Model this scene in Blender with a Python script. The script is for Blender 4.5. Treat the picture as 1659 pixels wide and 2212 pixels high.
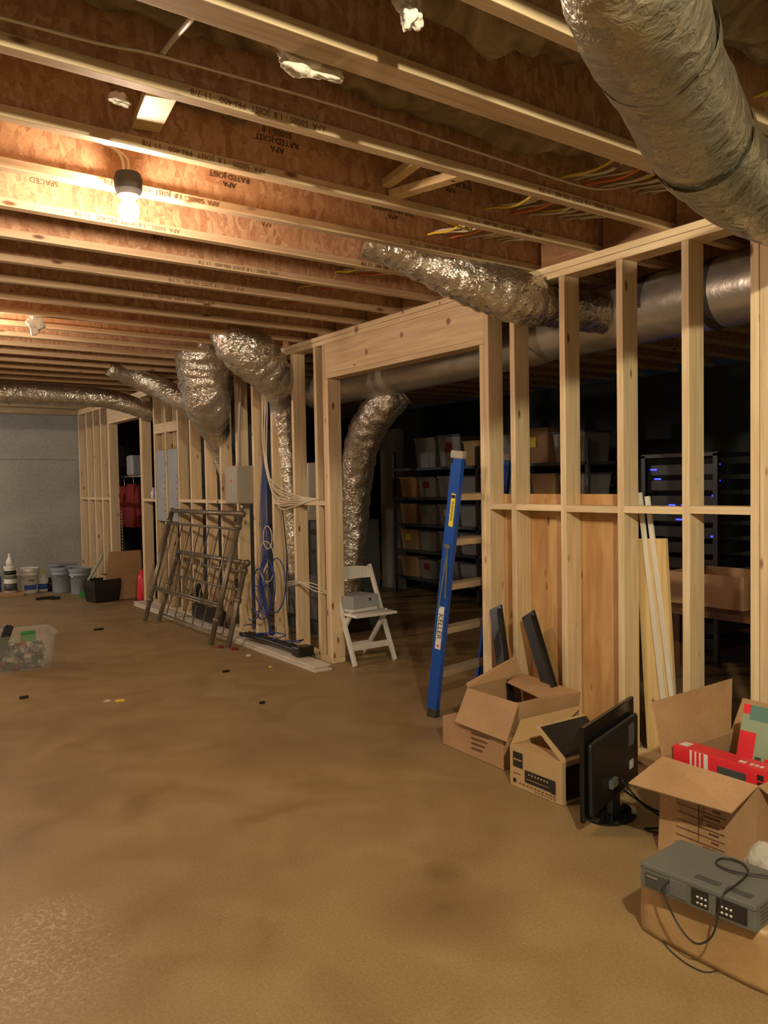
import bpy, bmesh, math, random
from mathutils import Vector, Matrix, noise
for o in list(bpy.data.objects): bpy.data.objects.remove(o)
S = bpy.context.scene
COL = S.collection
rnd = random.Random(7)

# ---------------------------------------------------------------- camera
cd = bpy.data.cameras.new('camera'); cam = bpy.data.objects.new('camera', cd); COL.objects.link(cam)
YAW, PITCH, ROLL = 0.61907933, 0.03602817, -0.01706932
fw = Vector((math.sin(YAW)*math.cos(PITCH), math.cos(YAW)*math.cos(PITCH), -math.sin(PITCH)))
r0 = Vector((math.cos(YAW), -math.sin(YAW), 0)); u0 = r0.cross(fw)
rt = math.cos(ROLL)*r0 + math.sin(ROLL)*u0; up = -math.sin(ROLL)*r0 + math.cos(ROLL)*u0
m = Matrix((rt, up, -fw)).transposed().to_4x4(); m.translation = Vector((0, 0, 1.527))
cam.matrix_world = m
cd.sensor_fit = 'VERTICAL'; cd.sensor_height = 36; cd.sensor_width = 27; cd.lens = 1741/2212*36
cd.clip_start = 0.02; cd.clip_end = 100
S.camera = cam
# ---------------------------------------------------------------- world, exposure, lamps
w = bpy.data.worlds.new('world'); S.world = w; w.use_nodes = True
w.node_tree.nodes['Background'].inputs[0].default_value = (0.75, 0.8, 1.0, 1)
w.node_tree.nodes['Background'].inputs[1].default_value = 0.004
S.view_settings.view_transform = 'Standard'; S.view_settings.look = 'None'
S.view_settings.gamma = 1; S.view_settings.use_curve_mapping = False
S.view_settings.exposure = 0.0
WARM = (1.0, 0.71, 0.50); YEL = (1.0, 0.90, 0.60); FAR = (1.0, 0.88, 0.74)
# bare bulbs of the basement: position, colour, watts
BULBS = [((1.13, 3.385, 2.69), WARM, 62, 'bare bulb in black socket hanging under the third lit joist'),
         ((0.78, 6.50, 2.66), WARM, 70, None),
         ((-1.1, 11.3, 2.62), FAR, 210, None),
         ((0.58, -0.32, 2.73), YEL, 320, None)]

# ---------------------------------------------------------------- helpers
def mat(name, col, rough=0.6, metal=0.0, emit=None, es=1.0, bump=None, var=None, alpha=None, coat=0, trans=0):
    m = bpy.data.materials.new(name); m.use_nodes = True
    nt = m.node_tree; b = nt.nodes['Principled BSDF']
    b.inputs['Base Color'].default_value = (*col, 1); b.inputs['Roughness'].default_value = rough
    b.inputs['Metallic'].default_value = metal
    if coat: b.inputs['Coat Weight'].default_value = coat
    if trans: b.inputs['Transmission Weight'].default_value = trans
    if alpha is not None: b.inputs['Alpha'].default_value = alpha
    if emit: b.inputs['Emission Color'].default_value = (*emit, 1); b.inputs['Emission Strength'].default_value = es
    tc = nt.nodes.new('ShaderNodeTexCoord')
    if var is None: var = (5.0, 0.12)
    if not emit:
        n = nt.nodes.new('ShaderNodeTexNoise'); n.inputs['Scale'].default_value = var[0]; n.inputs['Detail'].default_value = 4
        nt.links.new(tc.outputs['Object'], n.inputs['Vector'])
        mx = nt.nodes.new('ShaderNodeMix'); mx.data_type = 'RGBA'
        mx.inputs[6].default_value = (*[c*(1-var[1]*1.6) for c in col], 1)
        mx.inputs[7].default_value = (*[min(1, c*(1+var[1])) for c in col], 1)
        nt.links.new(n.outputs['Fac'], mx.inputs[0]); nt.links.new(mx.outputs[2], b.inputs['Base Color'])
    if bump:
        n2 = nt.nodes.new('ShaderNodeTexNoise'); n2.inputs['Scale'].default_value = bump[0]; n2.inputs['Detail'].default_value = 3
        nt.links.new(tc.outputs['Object'], n2.inputs['Vector'])
        bp = nt.nodes.new('ShaderNodeBump'); bp.inputs['Strength'].default_value = bump[1]; bp.inputs['Distance'].default_value = bump[2] if len(bump) > 2 else 0.01
        nt.links.new(n2.outputs['Fac'], bp.inputs['Height']); nt.links.new(bp.outputs['Normal'], b.inputs['Normal'])
    return m
class NT:
    """tiny node helper"""
    def __init__(s, name, rough=0.6, metal=0.0):
        s.m = bpy.data.materials.new(name); s.m.use_nodes = True; s.nt = s.m.node_tree
        s.b = s.nt.nodes['Principled BSDF']; s.b.inputs['Roughness'].default_value = rough; s.b.inputs['Metallic'].default_value = metal
        s.tc = s.nt.nodes.new('ShaderNodeTexCoord')
    def n(s, t, **k):
        x = s.nt.nodes.new(t)
        for a, v in k.items():
            if hasattr(x, a): setattr(x, a, v)
        return x
    def l(s, a, b): s.nt.links.new(a, b)
    def mapping(s, sc=(1, 1, 1), rot=(0, 0, 0), add=None):
        x = s.n('ShaderNodeMapping'); x.inputs['Scale'].default_value = sc; x.inputs['Rotation'].default_value = rot
        s.l(s.tc.outputs['Object'], x.inputs['Vector'])
        if add is not None: s.l(add, x.inputs['Location'])
        return x.outputs[0]
    def noise(s, vec, sc, det=4, dist=0):
        x = s.n('ShaderNodeTexNoise'); x.inputs['Scale'].default_value = sc; x.inputs['Detail'].default_value = det; x.inputs['Distortion'].default_value = dist
        s.l(vec, x.inputs['Vector']); return x.outputs['Fac']
    def ramp(s, f, stops):
        x = s.n('ShaderNodeValToRGB'); e = x.color_ramp.elements
        while len(e) < len(stops): e.new(0.5)
        for i, (p, c) in enumerate(stops): e[i].position = p; e[i].color = (*c, 1)
        s.l(f, x.inputs[0]); return x.outputs[0]
    def mix(s, f, a, b, mode='MIX'):
        x = s.n('ShaderNodeMix'); x.data_type = 'RGBA'; x.blend_type = mode
        for sock, v in ((x.inputs[0], f), (x.inputs[6], a), (x.inputs[7], b)):
            if isinstance(v, (int, float)): sock.default_value = v
            elif isinstance(v, tuple): sock.default_value = (*v, 1)
            else: s.l(v, sock)
        return x.outputs[2]
    def bump(s, h, st, d=0.01):
        x = s.n('ShaderNodeBump'); x.inputs['Strength'].default_value = st; x.inputs['Distance'].default_value = d
        s.l(h, x.inputs['Height']); s.l(x.outputs[0], s.b.inputs['Normal'])
    def col(s, c): s.l(c, s.b.inputs['Base Color'])

def pine(name, axis, a=(0.64, 0.47, 0.28), b=(0.80, 0.63, 0.41), fk=1.0):
    t = NT(name, 0.62)
    oi = t.n('ShaderNodeObjectInfo'); mu = t.n('ShaderNodeVectorMath', operation='SCALE'); cb = t.n('ShaderNodeCombineXYZ')
    t.l(oi.outputs['Random'], cb.inputs[0]); t.l(oi.outputs['Random'], cb.inputs[1]); t.l(oi.outputs['Random'], cb.inputs[2])
    t.l(cb.outputs[0], mu.inputs[0]); mu.inputs['Scale'].default_value = 37.0
    sc = [26*fk, 26*fk, 26*fk]; sc[axis] = 1.3
    v = t.mapping(tuple(sc), add=mu.outputs[0])
    g = t.noise(v, 1.6, 5, 0.6)
    base = t.ramp(g, [(0.3, a), (0.62, b), (0.8, tuple(x*1.05 for x in b))])
    sk = [9, 9, 9]; sk[axis] = 3.2
    vk = t.mapping(tuple(sk), add=mu.outputs[0])
    vo = t.n('ShaderNodeTexVoronoi'); vo.inputs['Scale'].default_value = 1.0; t.l(vk, vo.inputs['Vector'])
    kn = t.ramp(vo.outputs['Distance'], [(0.06, (1, 1, 1)), (0.13, (0, 0, 0))])
    c = t.mix(kn, base, (0.16, 0.07, 0.03))
    hv = t.n('ShaderNodeMapRange'); hv.inputs[3].default_value = 0.86; hv.inputs[4].default_value = 1.06
    t.l(oi.outputs['Random'], hv.inputs[0])
    c = t.mix(1.0, c, hv.outputs[0], 'MULTIPLY')
    t.col(c); t.bump(g, 0.15, 0.004)
    return t.m
def osb(name, k=1.0):
    t = NT(name, 0.65)
    dn = t.n('ShaderNodeTexNoise'); dn.inputs['Scale'].default_value = 6; t.l(t.tc.outputs['Object'], dn.inputs['Vector'])
    ad = t.n('ShaderNodeVectorMath', operation='MULTIPLY_ADD'); t.l(dn.outputs['Color'], ad.inputs[0]); ad.inputs[1].default_value = (0.05, 0.05, 0.05); t.l(t.tc.outputs['Object'], ad.inputs[2])
    outs = []
    for rot, sc in (((0, 0.5, 0), (38, 1, 16)), ((0, -0.7, 0), (44, 1, 14)), ((0, 0.1, 0), (20, 1, 24))):
        mp = t.n('ShaderNodeMapping'); mp.inputs['Scale'].default_value = sc; mp.inputs['Rotation'].default_value = rot; t.l(ad.outputs[0], mp.inputs['Vector'])
        v = t.n('ShaderNodeTexVoronoi'); v.inputs['Scale'].default_value = 1.0; t.l(mp.outputs[0], v.inputs['Vector'])
        sp = t.n('ShaderNodeSeparateColor'); t.l(v.outputs['Color'], sp.inputs[0]); outs.append(sp)
    c1 = t.ramp(outs[0].outputs[0], [(0.0, (0.34*k, 0.15*k, 0.075*k)), (0.35, (0.44*k, 0.235*k, 0.12*k)), (0.7, (0.54*k, 0.33*k, 0.18*k)), (1.0, (0.62*k, 0.43*k, 0.25*k))])
    c2 = t.ramp(outs[1].outputs[1], [(0.0, (0.36*k, 0.17*k, 0.085*k)), (0.5, (0.50*k, 0.29*k, 0.155*k)), (1.0, (0.64*k, 0.44*k, 0.26*k))])
    st = t.ramp(outs[2].outputs[2], [(0.45, (0, 0, 0)), (0.5, (1, 1, 1))])
    fn = t.noise(ad.outputs[0], 70, 4, 1.0); cc = t.mix(st, c1, c2); cc = t.mix(0.35, cc, t.ramp(fn, [(0.3, (0.30, 0.14, 0.07)), (0.7, (0.60, 0.40, 0.24))])); t.col(cc); t.bump(outs[0].outputs[0], 0.2, 0.003)
    return t.m
def foil(name, col=(0.80, 0.78, 0.72), rough=0.15, sc=38, st=0.6, metal=0.92):
    t = NT(name, rough, metal)
    v = t.mapping((1, 1, 1)); n1 = t.noise(v, sc, 3, 1.5); n2 = t.noise(v, sc*0.3, 2, 0.6)
    dn = t.n('ShaderNodeTexNoise'); dn.inputs['Scale'].default_value = sc*0.5; t.l(v, dn.inputs['Vector'])
    ad0 = t.n('ShaderNodeVectorMath', operation='MULTIPLY_ADD'); t.l(dn.outputs['Color'], ad0.inputs[0]); ad0.inputs[1].default_value = (0.06, 0.06, 0.06); t.l(v, ad0.inputs[2])
    vo = t.n('ShaderNodeTexVoronoi'); vo.feature = 'DISTANCE_TO_EDGE'; vo.inputs['Scale'].default_value = sc*0.4; t.l(ad0.outputs[0], vo.inputs['Vector'])
    mn = t.n('ShaderNodeMath', operation='MINIMUM'); t.l(vo.outputs['Distance'], mn.inputs[0]); mn.inputs[1].default_value = 0.22
    ad = t.n('ShaderNodeMath', operation='MULTIPLY_ADD'); t.l(mn.outputs[0], ad.inputs[0]); ad.inputs[1].default_value = -2.0; t.l(n1, ad.inputs[2])
    t.col(t.ramp(n2, [(0.3, tuple(c*0.75 for c in col)), (0.7, col)]))
    t.bump(ad.outputs[0], st, 0.014)
    return t.m

M = {}
M['pine_z'] = pine('pine_upright', 2); M['pine_y'] = pine('pine_along', 1); M['pine_x'] = pine('pine_joist', 0, (0.48, 0.34, 0.20), (0.64, 0.49, 0.31))
M['osb'] = osb('oriented_strand'); M['foil'] = foil('foil_wrap'); M['foil_smooth'] = foil('foil_smooth', (0.72, 0.71, 0.68), 0.33, 16, 0.12, 0.7)
M['foil_soft'] = foil('foil_soft', (0.56, 0.54, 0.43), 0.28, 24, 0.6, 0.85)
# floor: stained, mottled concrete
t = NT('stained_concrete', 0.5)
v = t.mapping((1, 1, 1)); big = t.noise(v, 0.9, 5, 0.8); mid = t.noise(v, 3.5, 6, 0.5); fine = t.noise(v, 90, 2)
c = t.ramp(big, [(0.30, (0.20, 0.125, 0.058)), (0.5, (0.27, 0.18, 0.080)), (0.68, (0.33, 0.235, 0.105))])
c = t.mix(0.4, c, t.ramp(mid, [(0.3, (0.19, 0.115, 0.05)), (0.7, (0.35, 0.25, 0.12))]))
c = t.mix(0.22, c, t.ramp(fine, [(0.3, (0.15, 0.10, 0.045)), (0.7, (0.46, 0.35, 0.19))]))
v2 = t.mapping((0.8, 0.8, 1)); sp = t.ramp(t.noise(v2, 1.1, 8, 1.5), [(0.62, (0, 0, 0)), (0.78, (1, 1, 1))])
c = t.mix(sp, c, (0.17, 0.10, 0.04))
geo_ = t.n('ShaderNodeNewGeometry')
def patch(ctr, r0_, r1_):
    d_ = t.n('ShaderNodeVectorMath', operation='DISTANCE'); t.l(geo_.outputs['Position'], d_.inputs[0]); d_.inputs[1].default_value = ctr
    mr = t.n('ShaderNodeMapRange'); mr.inputs[1].default_value = r0_; mr.inputs[2].default_value = r1_; mr.inputs[3].default_value = 1; mr.inputs[4].default_value = 0; t.l(d_.outputs['Value'], mr.inputs[0]); return mr.outputs[0]
spk = t.ramp(t.noise(t.mapping((1, 1, 1)), 60, 6, 1), [(0.50, (0, 0, 0)), (0.62, (1, 1, 1))])
for ctr, a_, b_ in (((0.475,2.728,0.000), 0.05, 0.42), ((0.651,3.005,0.000), 0.03, 0.2), ((2.451,5.552,0.000), 0.02, 0.22)):
    ml = t.n('ShaderNodeMath', operation='MULTIPLY'); t.l(patch(ctr, a_, b_), ml.inputs[0]); t.l(spk, ml.inputs[1])
    c = t.mix(ml.outputs[0], c, (0.42, 0.36, 0.26))
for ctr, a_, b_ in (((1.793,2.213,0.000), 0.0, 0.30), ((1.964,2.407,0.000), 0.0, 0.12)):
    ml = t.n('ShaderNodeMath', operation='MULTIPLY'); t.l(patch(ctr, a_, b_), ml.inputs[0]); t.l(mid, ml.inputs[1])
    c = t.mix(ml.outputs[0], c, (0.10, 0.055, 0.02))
t.col(c); t.bump(mid, 0.05, 0.01); M['floor'] = t.m
rr = t.ramp(mid, [(0.3, (0.38, 0.38, 0.38)), (0.7, (0.6, 0.6, 0.6))]); t.l(rr, t.b.inputs['Roughness'])
t = NT('poured_concrete', 0.8)
v = t.mapping((1, 1, 1)); a = t.noise(v, 1.2, 6, 0.6); b = t.noise(v, 25, 4)
c = t.mix(0.3, t.ramp(a, [(0.3, (0.30, 0.31, 0.30)), (0.7, (0.46, 0.47, 0.45))]), t.ramp(b, [(0.35, (0.2, 0.2, 0.19)), (0.7, (0.42, 0.42, 0.40))]))
t.col(c); t.bump(b, 0.1, 0.005); M['conc'] = t.m
t = NT('mineral_batt', 0.95)
v = t.mapping((1, 1, 1)); a = t.noise(v, 7, 6, 1.5)
t.col(t.ramp(a, [(0.3, (0.12, 0.085, 0.05)), (0.55, (0.25, 0.19, 0.11)), (0.75, (0.38, 0.31, 0.20))])); t.bump(a, 0.8, 0.03); M['batt'] = t.m
t = NT('cardboard_brown', 0.75)
v = t.mapping((1, 1, 1)); a = t.noise(v, 4, 4); b = t.noise(v, 60, 2)
t.col(t.mix(0.25, t.ramp(a, [(0.3, (0.36, 0.21, 0.105)), (0.7, (0.47, 0.29, 0.155))]), t.ramp(b, [(0.3, (0.34, 0.2, 0.1)), (0.7, (0.5, 0.32, 0.18))]))); M['card'] = t.m
M['card2'] = mat('cardboard_tan', (0.50, 0.34, 0.17), 0.7, var=(8, 0.08))
M['kraft'] = mat('kraft_parcel', (0.42, 0.26, 0.12), 0.5, var=(6, 0.15), bump=(9, 0.5, 0.02))
M['dark'] = mat('black_plastic', (0.012, 0.012, 0.013), 0.35)
M['gloss'] = mat('gloss_black', (0.008, 0.008, 0.009), 0.12)
M['rubber'] = mat('dark_rubber', (0.03, 0.03, 0.03), 0.7)
M['grey'] = mat('grey_metal', (0.15, 0.16, 0.155), 0.45, 0.2)
M['grey2'] = mat('dark_grey', (0.06, 0.065, 0.065), 0.5)
M['panel'] = mat('panel_grey', (0.36, 0.38, 0.42), 0.5)
M['meter'] = mat('box_grey', (0.36, 0.33, 0.27), 0.5)
M['pipe'] = mat('galvanised_pipe', (0.24, 0.20, 0.15), 0.42, 0.55, var=(12, 0.4))
M['steel'] = mat('bright_steel', (0.7, 0.7, 0.7), 0.25, 0.9)
M['white'] = mat('white_plastic', (0.72, 0.70, 0.66), 0.4)
M['whitewood'] = mat('white_paint', (0.78, 0.75, 0.70), 0.4)
M['blue'] = mat('blue_fibreglass', (0.006, 0.075, 0.42), 0.35, var=(40, 0.15), coat=0.2)
M['bluecable'] = mat('blue_cable', (0.02, 0.05, 0.25), 0.5)
M['romex_w'] = mat('cable_white', (0.66, 0.60, 0.48), 0.5)
M['romex_y'] = mat('cable_yellow', (0.72, 0.55, 0.06), 0.5)
M['romex_o'] = mat('cable_orange', (0.75, 0.20, 0.05), 0.5)
M['blackcable'] = mat('cable_black', (0.02, 0.02, 0.02), 0.5)
M['red'] = mat('red_print', (0.72, 0.03, 0.045), 0.35, var=(5, 0.05))
M['redcloth'] = mat('red_cloth', (0.20, 0.012, 0.012), 0.8)
M['ink'] = mat('black_ink', (0.02, 0.015, 0.012), 0.6)
M['inkbrown'] = mat('brown_ink', (0.14, 0.06, 0.025), 0.7)
M['yellow'] = mat('yellow_label', (0.85, 0.68, 0.05), 0.5)
M['green'] = mat('green_fabric', (0.03, 0.22, 0.04), 0.7)
M['sage'] = mat('sage_print', (0.28, 0.36, 0.26), 0.5)
M['bluelabel'] = mat('blue_label', (0.03, 0.09, 0.42), 0.5)
M['bucket_g'] = mat('bucket_grey', (0.26, 0.29, 0.34), 0.45)
M['insul_white'] = mat('white_wool', (0.75, 0.70, 0.62), 0.95, bump=(30, 0.6, 0.02))
M['stripboard'] = mat('white_board', (0.66, 0.60, 0.52), 0.6)
M['ply'] = pine('plywood_sheet', 2, (0.46, 0.23, 0.09), (0.64, 0.40, 0.18), 0.25)
M['plank'] = pine('pale_plank', 2, (0.62, 0.44, 0.20), (0.76, 0.58, 0.30))
M['dim'] = mat('dim_room_wall', (0.05, 0.055, 0.055), 0.9)  # storage walls near black: the unlit room's shade put into the colour
M['dustbin'] = mat('clear_bin', (0.62, 0.62, 0.60), 0.3, alpha=0.55, var=(3, 0.2))
M['tote'] = mat('frosted_tote', (0.72, 0.72, 0.68), 0.28, alpha=0.13)
M['bag'] = mat('clear_bag', (0.75, 0.75, 0.72), 0.2, alpha=0.5, bump=(20, 0.9, 0.02))
M['binw'] = mat('dimmed_bin', (0.26, 0.26, 0.25), 0.4, var=(3, 0.3))  # bin colour lowered to stand for the dimness of the storage room
M['tread'] = mat('tread_metal', (0.55, 0.45, 0.32), 0.4, 0.4)  # aluminium treads; tan reflection of the surrounding wood put into the colour
M['led'] = mat('blue_led', (0, 0, 0.2), 0.4, emit=(0.02, 0.03, 1.0), es=6)
M['bulb'] = mat('lit_bulb', (1, 1, 1), 0.4, emit=(1.0, 0.82, 0.6), es=90)
M['orange'] = mat('orange_cloth', (0.36, 0.10, 0.02), 0.8)

def new(): return bmesh.new()
def bx(bm, x0, x1, y0, y1, z0, z1, rot=None, c=None):
    g = bmesh.ops.create_cube(bm, size=1)
    vs = g['verts']
    for v in vs:
        v.co = Vector(((x0+x1)/2 + v.co.x*(x1-x0), (y0+y1)/2 + v.co.y*(y1-y0), (z0+z1)/2 + v.co.z*(z1-z0)))
    if rot is not None:
        c = Vector(c) if c is not None else Vector(((x0+x1)/2, (y0+y1)/2, (z0+z1)/2))
        for v in vs: v.co = c + rot @ (v.co-c)
    return vs
def beam(bm, a, b, w, h, upv=(0, 0, 1)):
    """rectangular bar from a to b, w across, h along upv"""
    a = Vector(a); b = Vector(b); d = (b-a).normalized(); u = Vector(upv); s = d.cross(u).normalized(); u = s.cross(d)
    vs = []
    for p in (a, b):
        for i, j in ((-1, -1), (1, -1), (1, 1), (-1, 1)): vs.append(bm.verts.new(p + s*w/2*i + u*h/2*j))
    for f in ((3, 2, 1, 0), (4, 5, 6, 7), (0, 1, 5, 4), (1, 2, 6, 5), (2, 3, 7, 6), (3, 0, 4, 7)): bm.faces.new([vs[i] for i in f])
def spline(pts, n=8):
    """Catmull-Rom through points of any dimension"""
    P = [pts[0]] + list(pts) + [pts[-1]]; out = []
    for i in range(1, len(P)-2):
        for k in range(n):
            t_ = k/n; a, b, c, d = P[i-1], P[i], P[i+1], P[i+2]
            out.append(tuple(0.5*((2*b[q]) + (-a[q]+c[q])*t_ + (2*a[q]-5*b[q]+4*c[q]-d[q])*t_*t_ + (-a[q]+3*b[q]-3*c[q]+d[q])*t_**3) for q in range(len(b))))
    out.append(tuple(pts[-1])); return out
def tube(bm, pts, r, seg=8, n=6, crinkle=0.0, smooth=True, caps=True, freq=9.0, seed=0.0):
    """pts: (x,y,z) or (x,y,z,r)"""
    P = [tuple(p) if len(p) == 4 else (*p, r) for p in pts]
    if len(P) > 2 and smooth: P = spline(P, n)
    elif crinkle:
        P = spline(P, n)
    C_ = [Vector(p[:3]) for p in P]; rings = []; nrm = None
    for i, c_ in enumerate(C_):
        d = (C_[min(i+1, len(C_)-1)] - C_[max(i-1, 0)])
        if d.length < 1e-7: d = Vector((0, 0, 1))
        d.normalize()
        if nrm is None: nrm = d.orthogonal().normalized()
        else:
            nrm = nrm - d*nrm.dot(d)
            nrm = nrm.normalized() if nrm.length > 1e-6 else d.orthogonal().normalized()
        s = d.cross(nrm); ring = []
        for k in range(seg):
            a = 2*math.pi*k/seg; dr = nrm*math.cos(a) + s*math.sin(a); rr_ = P[i][3]
            if crinkle:
                q = c_ + dr*rr_; z = noise.noise(Vector((q.x*freq+seed, q.y*freq, q.z*freq))) + 0.6*abs(noise.noise(Vector((q.x*freq*2.3, q.y*freq*2.3+seed, q.z*freq*2.3)))) + 0.35*math.sin(i*1.35+2*math.sin(a*2+i*.3))
                rr_ *= 1 + crinkle*z
            ring.append(bm.verts.new(c_ + dr*rr_))
        rings.append(ring)
    for A, B in zip(rings, rings[1:]):
        for k in range(seg): bm.faces.new((A[k], A[(k+1) % seg], B[(k+1) % seg], B[k]))
    if caps: bm.faces.new(rings[0][::-1]); bm.faces.new(rings[-1])
def lathe(bm, prof, c=(0, 0, 0), seg=28, axis=2, tilt=None):
    rings = []
    for r_, z in prof:
        ring = []
        for k in range(seg):
            a = 2*math.pi*k/seg; p = Vector((r_*math.cos(a), r_*math.sin(a), z))
            if tilt is not None: p = tilt @ p
            ring.append(bm.verts.new(p + Vector(c)))
        rings.append(ring)
    for A, B in zip(rings, rings[1:]):
        for k in range(seg): bm.faces.new((A[k], A[(k+1) % seg], B[(k+1) % seg], B[k]))
    bm.faces.new(rings[0][::-1]); bm.faces.new(rings[-1])
def quad(bm, *pts): bm.faces.new([bm.verts.new(Vector(p)) for p in pts])
def obj(name, bm, mt, parent=None, smooth=False, bevel=0.0, solid=0.0, world=False, label=None, sub=0):
    bmesh.ops.recalc_face_normals(bm, faces=bm.faces)
    me = bpy.data.meshes.new(name); bm.to_mesh(me); bm.free()
    if parent is not None and world:
        me.transform(wm(parent).inverted())
    o = bpy.data.objects.new(name, me); COL.objects.link(o); me.materials.append(mt)
    if parent is not None: o.parent = parent
    if smooth:
        for p in me.polygons: p.use_smooth = True
    if solid:
        md = o.modifiers.new('Solidify', 'SOLIDIFY'); md.thickness = solid; md.offset = 0
    if bevel:
        md = o.modifiers.new('Bevel', 'BEVEL'); md.width = bevel; md.segments = 2; md.limit_method = 'ANGLE'
    if sub:
        md = o.modifiers.new('Subdivision', 'SUBSURF'); md.levels = sub; md.render_levels = sub
    if label: o['label'] = label
    return o
def wm(o):
    m_ = Matrix.LocRotScale(o.location, o.rotation_euler, None)
    return wm(o.parent) @ m_ if o.parent else m_
def tag(o, label, cat, group=None, kind=None):
    if label: o['label'] = label
    if cat: o['category'] = cat
    if group: o['group'] = group
    if kind: o['kind'] = kind
    return o
def thing(name, label, cat, loc=(0, 0, 0), rz=0, group=None):
    o = bpy.data.objects.new(name, None); COL.objects.link(o); o.location = loc; o.rotation_euler = (0, 0, rz); o.empty_display_size = 0.1
    return tag(o, label, cat, group)
def struct(name, bm, mt, **k):
    o = obj(name, bm, mt, **k); o['kind'] = 'structure'; return o
def sroot(name, loc=(0, 0, 0)):
    o = bpy.data.objects.new(name, None); COL.objects.link(o); o.location = loc; o['kind'] = 'structure'; return o
def text(name, body, size, mt, origin, xdir, ydir, parent=None, world=True, align='CENTER', ext=0.0004):
    cu = bpy.data.curves.new(name, 'FONT'); cu.body = body; cu.size = size; cu.align_x = align; cu.align_y = 'CENTER'; cu.extrude = ext; cu.resolution_u = 2
    to = bpy.data.objects.new(name+'_t', cu); COL.objects.link(to); bpy.context.view_layer.update()
    me = bpy.data.meshes.new_from_object(to.evaluated_get(bpy.context.evaluated_depsgraph_get()))
    bpy.data.objects.remove(to)
    x = Vector(xdir).normalized(); y = Vector(ydir).normalized(); z = x.cross(y)
    m_ = Matrix((x, y, z)).transposed().to_4x4(); m_.translation = Vector(origin)
    me.transform(m_)
    if parent is not None and world: me.transform(wm(parent).inverted())
    me.name = name; me.materials.clear(); me.materials.append(mt)
    o = bpy.data.objects.new(name, me); COL.objects.link(o)
    if parent is not None: o.parent = parent
    return o

H = 2.78; XW = 3.571; T = 0.127
# ================================================================ SETTING
bm = new(); bx(bm, -3.2, 8.4, -3.2, 15.2, -0.12, 0.0); struct('floor', bm, M['floor'])
bm = new(); bx(bm, -3.4, 3.75, 13.6, 13.85, 0, 2.70)
struct('wall_back', bm, M['conc'])
bm = new(); bx(bm, -3.4, -3.2, -3.4, 13.6, 0, 2.78); struct('wall_left', bm, M['conc'])
bm = new(); bx(bm, -3.4, 8.4, -3.4, -3.2, 0, 2.78); struct('wall_front', bm, M['conc'])
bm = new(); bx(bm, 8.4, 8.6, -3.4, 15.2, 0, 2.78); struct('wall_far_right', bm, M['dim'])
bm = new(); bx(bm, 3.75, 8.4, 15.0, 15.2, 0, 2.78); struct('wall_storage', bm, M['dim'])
# form-tie seams of the poured wall
bm = new(); bx(bm, -3.2, 3.57, 13.594, 13.6, 1.985, 1.993)
for x in (2.32, 1.1, -0.1): bx(bm, x, x+0.008, 13.594, 13.6, 0, 2.7)
struct('trim_1', bm, mat('seam', (0.14, 0.14, 0.13), 0.9))
# sill plate over the poured wall
bm = new(); bx(bm, -3.2, 3.57, 13.45, 13.7, 2.70, 2.78); struct('trim_2', bm, M['pine_x'])

# ceiling: subfloor and I-joists
ceil = sroot('ceiling')
bm = new(); bx(bm, -3.2, 8.4, -3.2, 15.2, 3.10, 3.12); obj('subfloor', bm, M['osb'], ceil)
JY = {}
jn = -9
while True:
    yf = 2.553 + 0.4655*(jn-2)
    if yf > 15: break
    JY[jn] = yf
    j0 = yf - (0.10 if jn == 1 else 0.05)
    bm = new(); bx(bm, -3.2, 8.4, (j0+yf)/2-0.006, (j0+yf)/2+0.006, H+0.036, 3.10)
    jo = obj('joist', bm, M['osb'], ceil)
    bm = new(); bx(bm, -3.2, 8.4, j0, yf, H, H+0.04); obj('bottom_flange', bm, M['pine_x'], jo, bevel=0.003)
    bm = new(); bx(bm, -3.2, 8.4, j0, yf, 3.06, 3.10); obj('top_flange', bm, M['pine_x'], jo)
    if jn in (2, 3, 4, 5, 6, 7, 8):
        for xs in ((1.0, 2.6) if jn < 6 else (1.8,)):
            text('flange_print', 'APA  5000S - 1.8  JOIST  PRI-400   11 7/8', 0.03, M['inkbrown'], (xs+0.3, j0-0.0008, H+0.02), (-1, 0, 0), (0, 0, -1), jo)
    if jn in (3, 4, 5, 6):
        for xs, bd in (((1.62, 'APA\nRATED JOIST\n5000S-1.8\nPRI-400'), (2.55, 'APA\nTHE ENGINEERED\nWOOD ASSN')) if jn != 5 else ((0.92, 'SPACED\n2000 PLUS\n9500 LB'), (2.05, 'APA\nRATED\nJOIST'))):
            text('web_stamp', bd, 0.035, M['ink'] if jn != 5 else M['inkbrown'], (xs, (j0+yf)/2-0.0068, 2.96), (-1, 0, 0), (0, 0, -1), jo)
    jn += 1
# rim blocking between joists above the stud wall
for jn_ in range(-2, 26):
    bm = new(); bx(bm, XW+0.07, XW+0.10, JY[jn_]+0.001, JY[jn_+1]-(0.101 if jn_+1 == 1 else 0.051), H, 3.09); obj('rim_block', bm, M['osb'], ceil)

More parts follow.
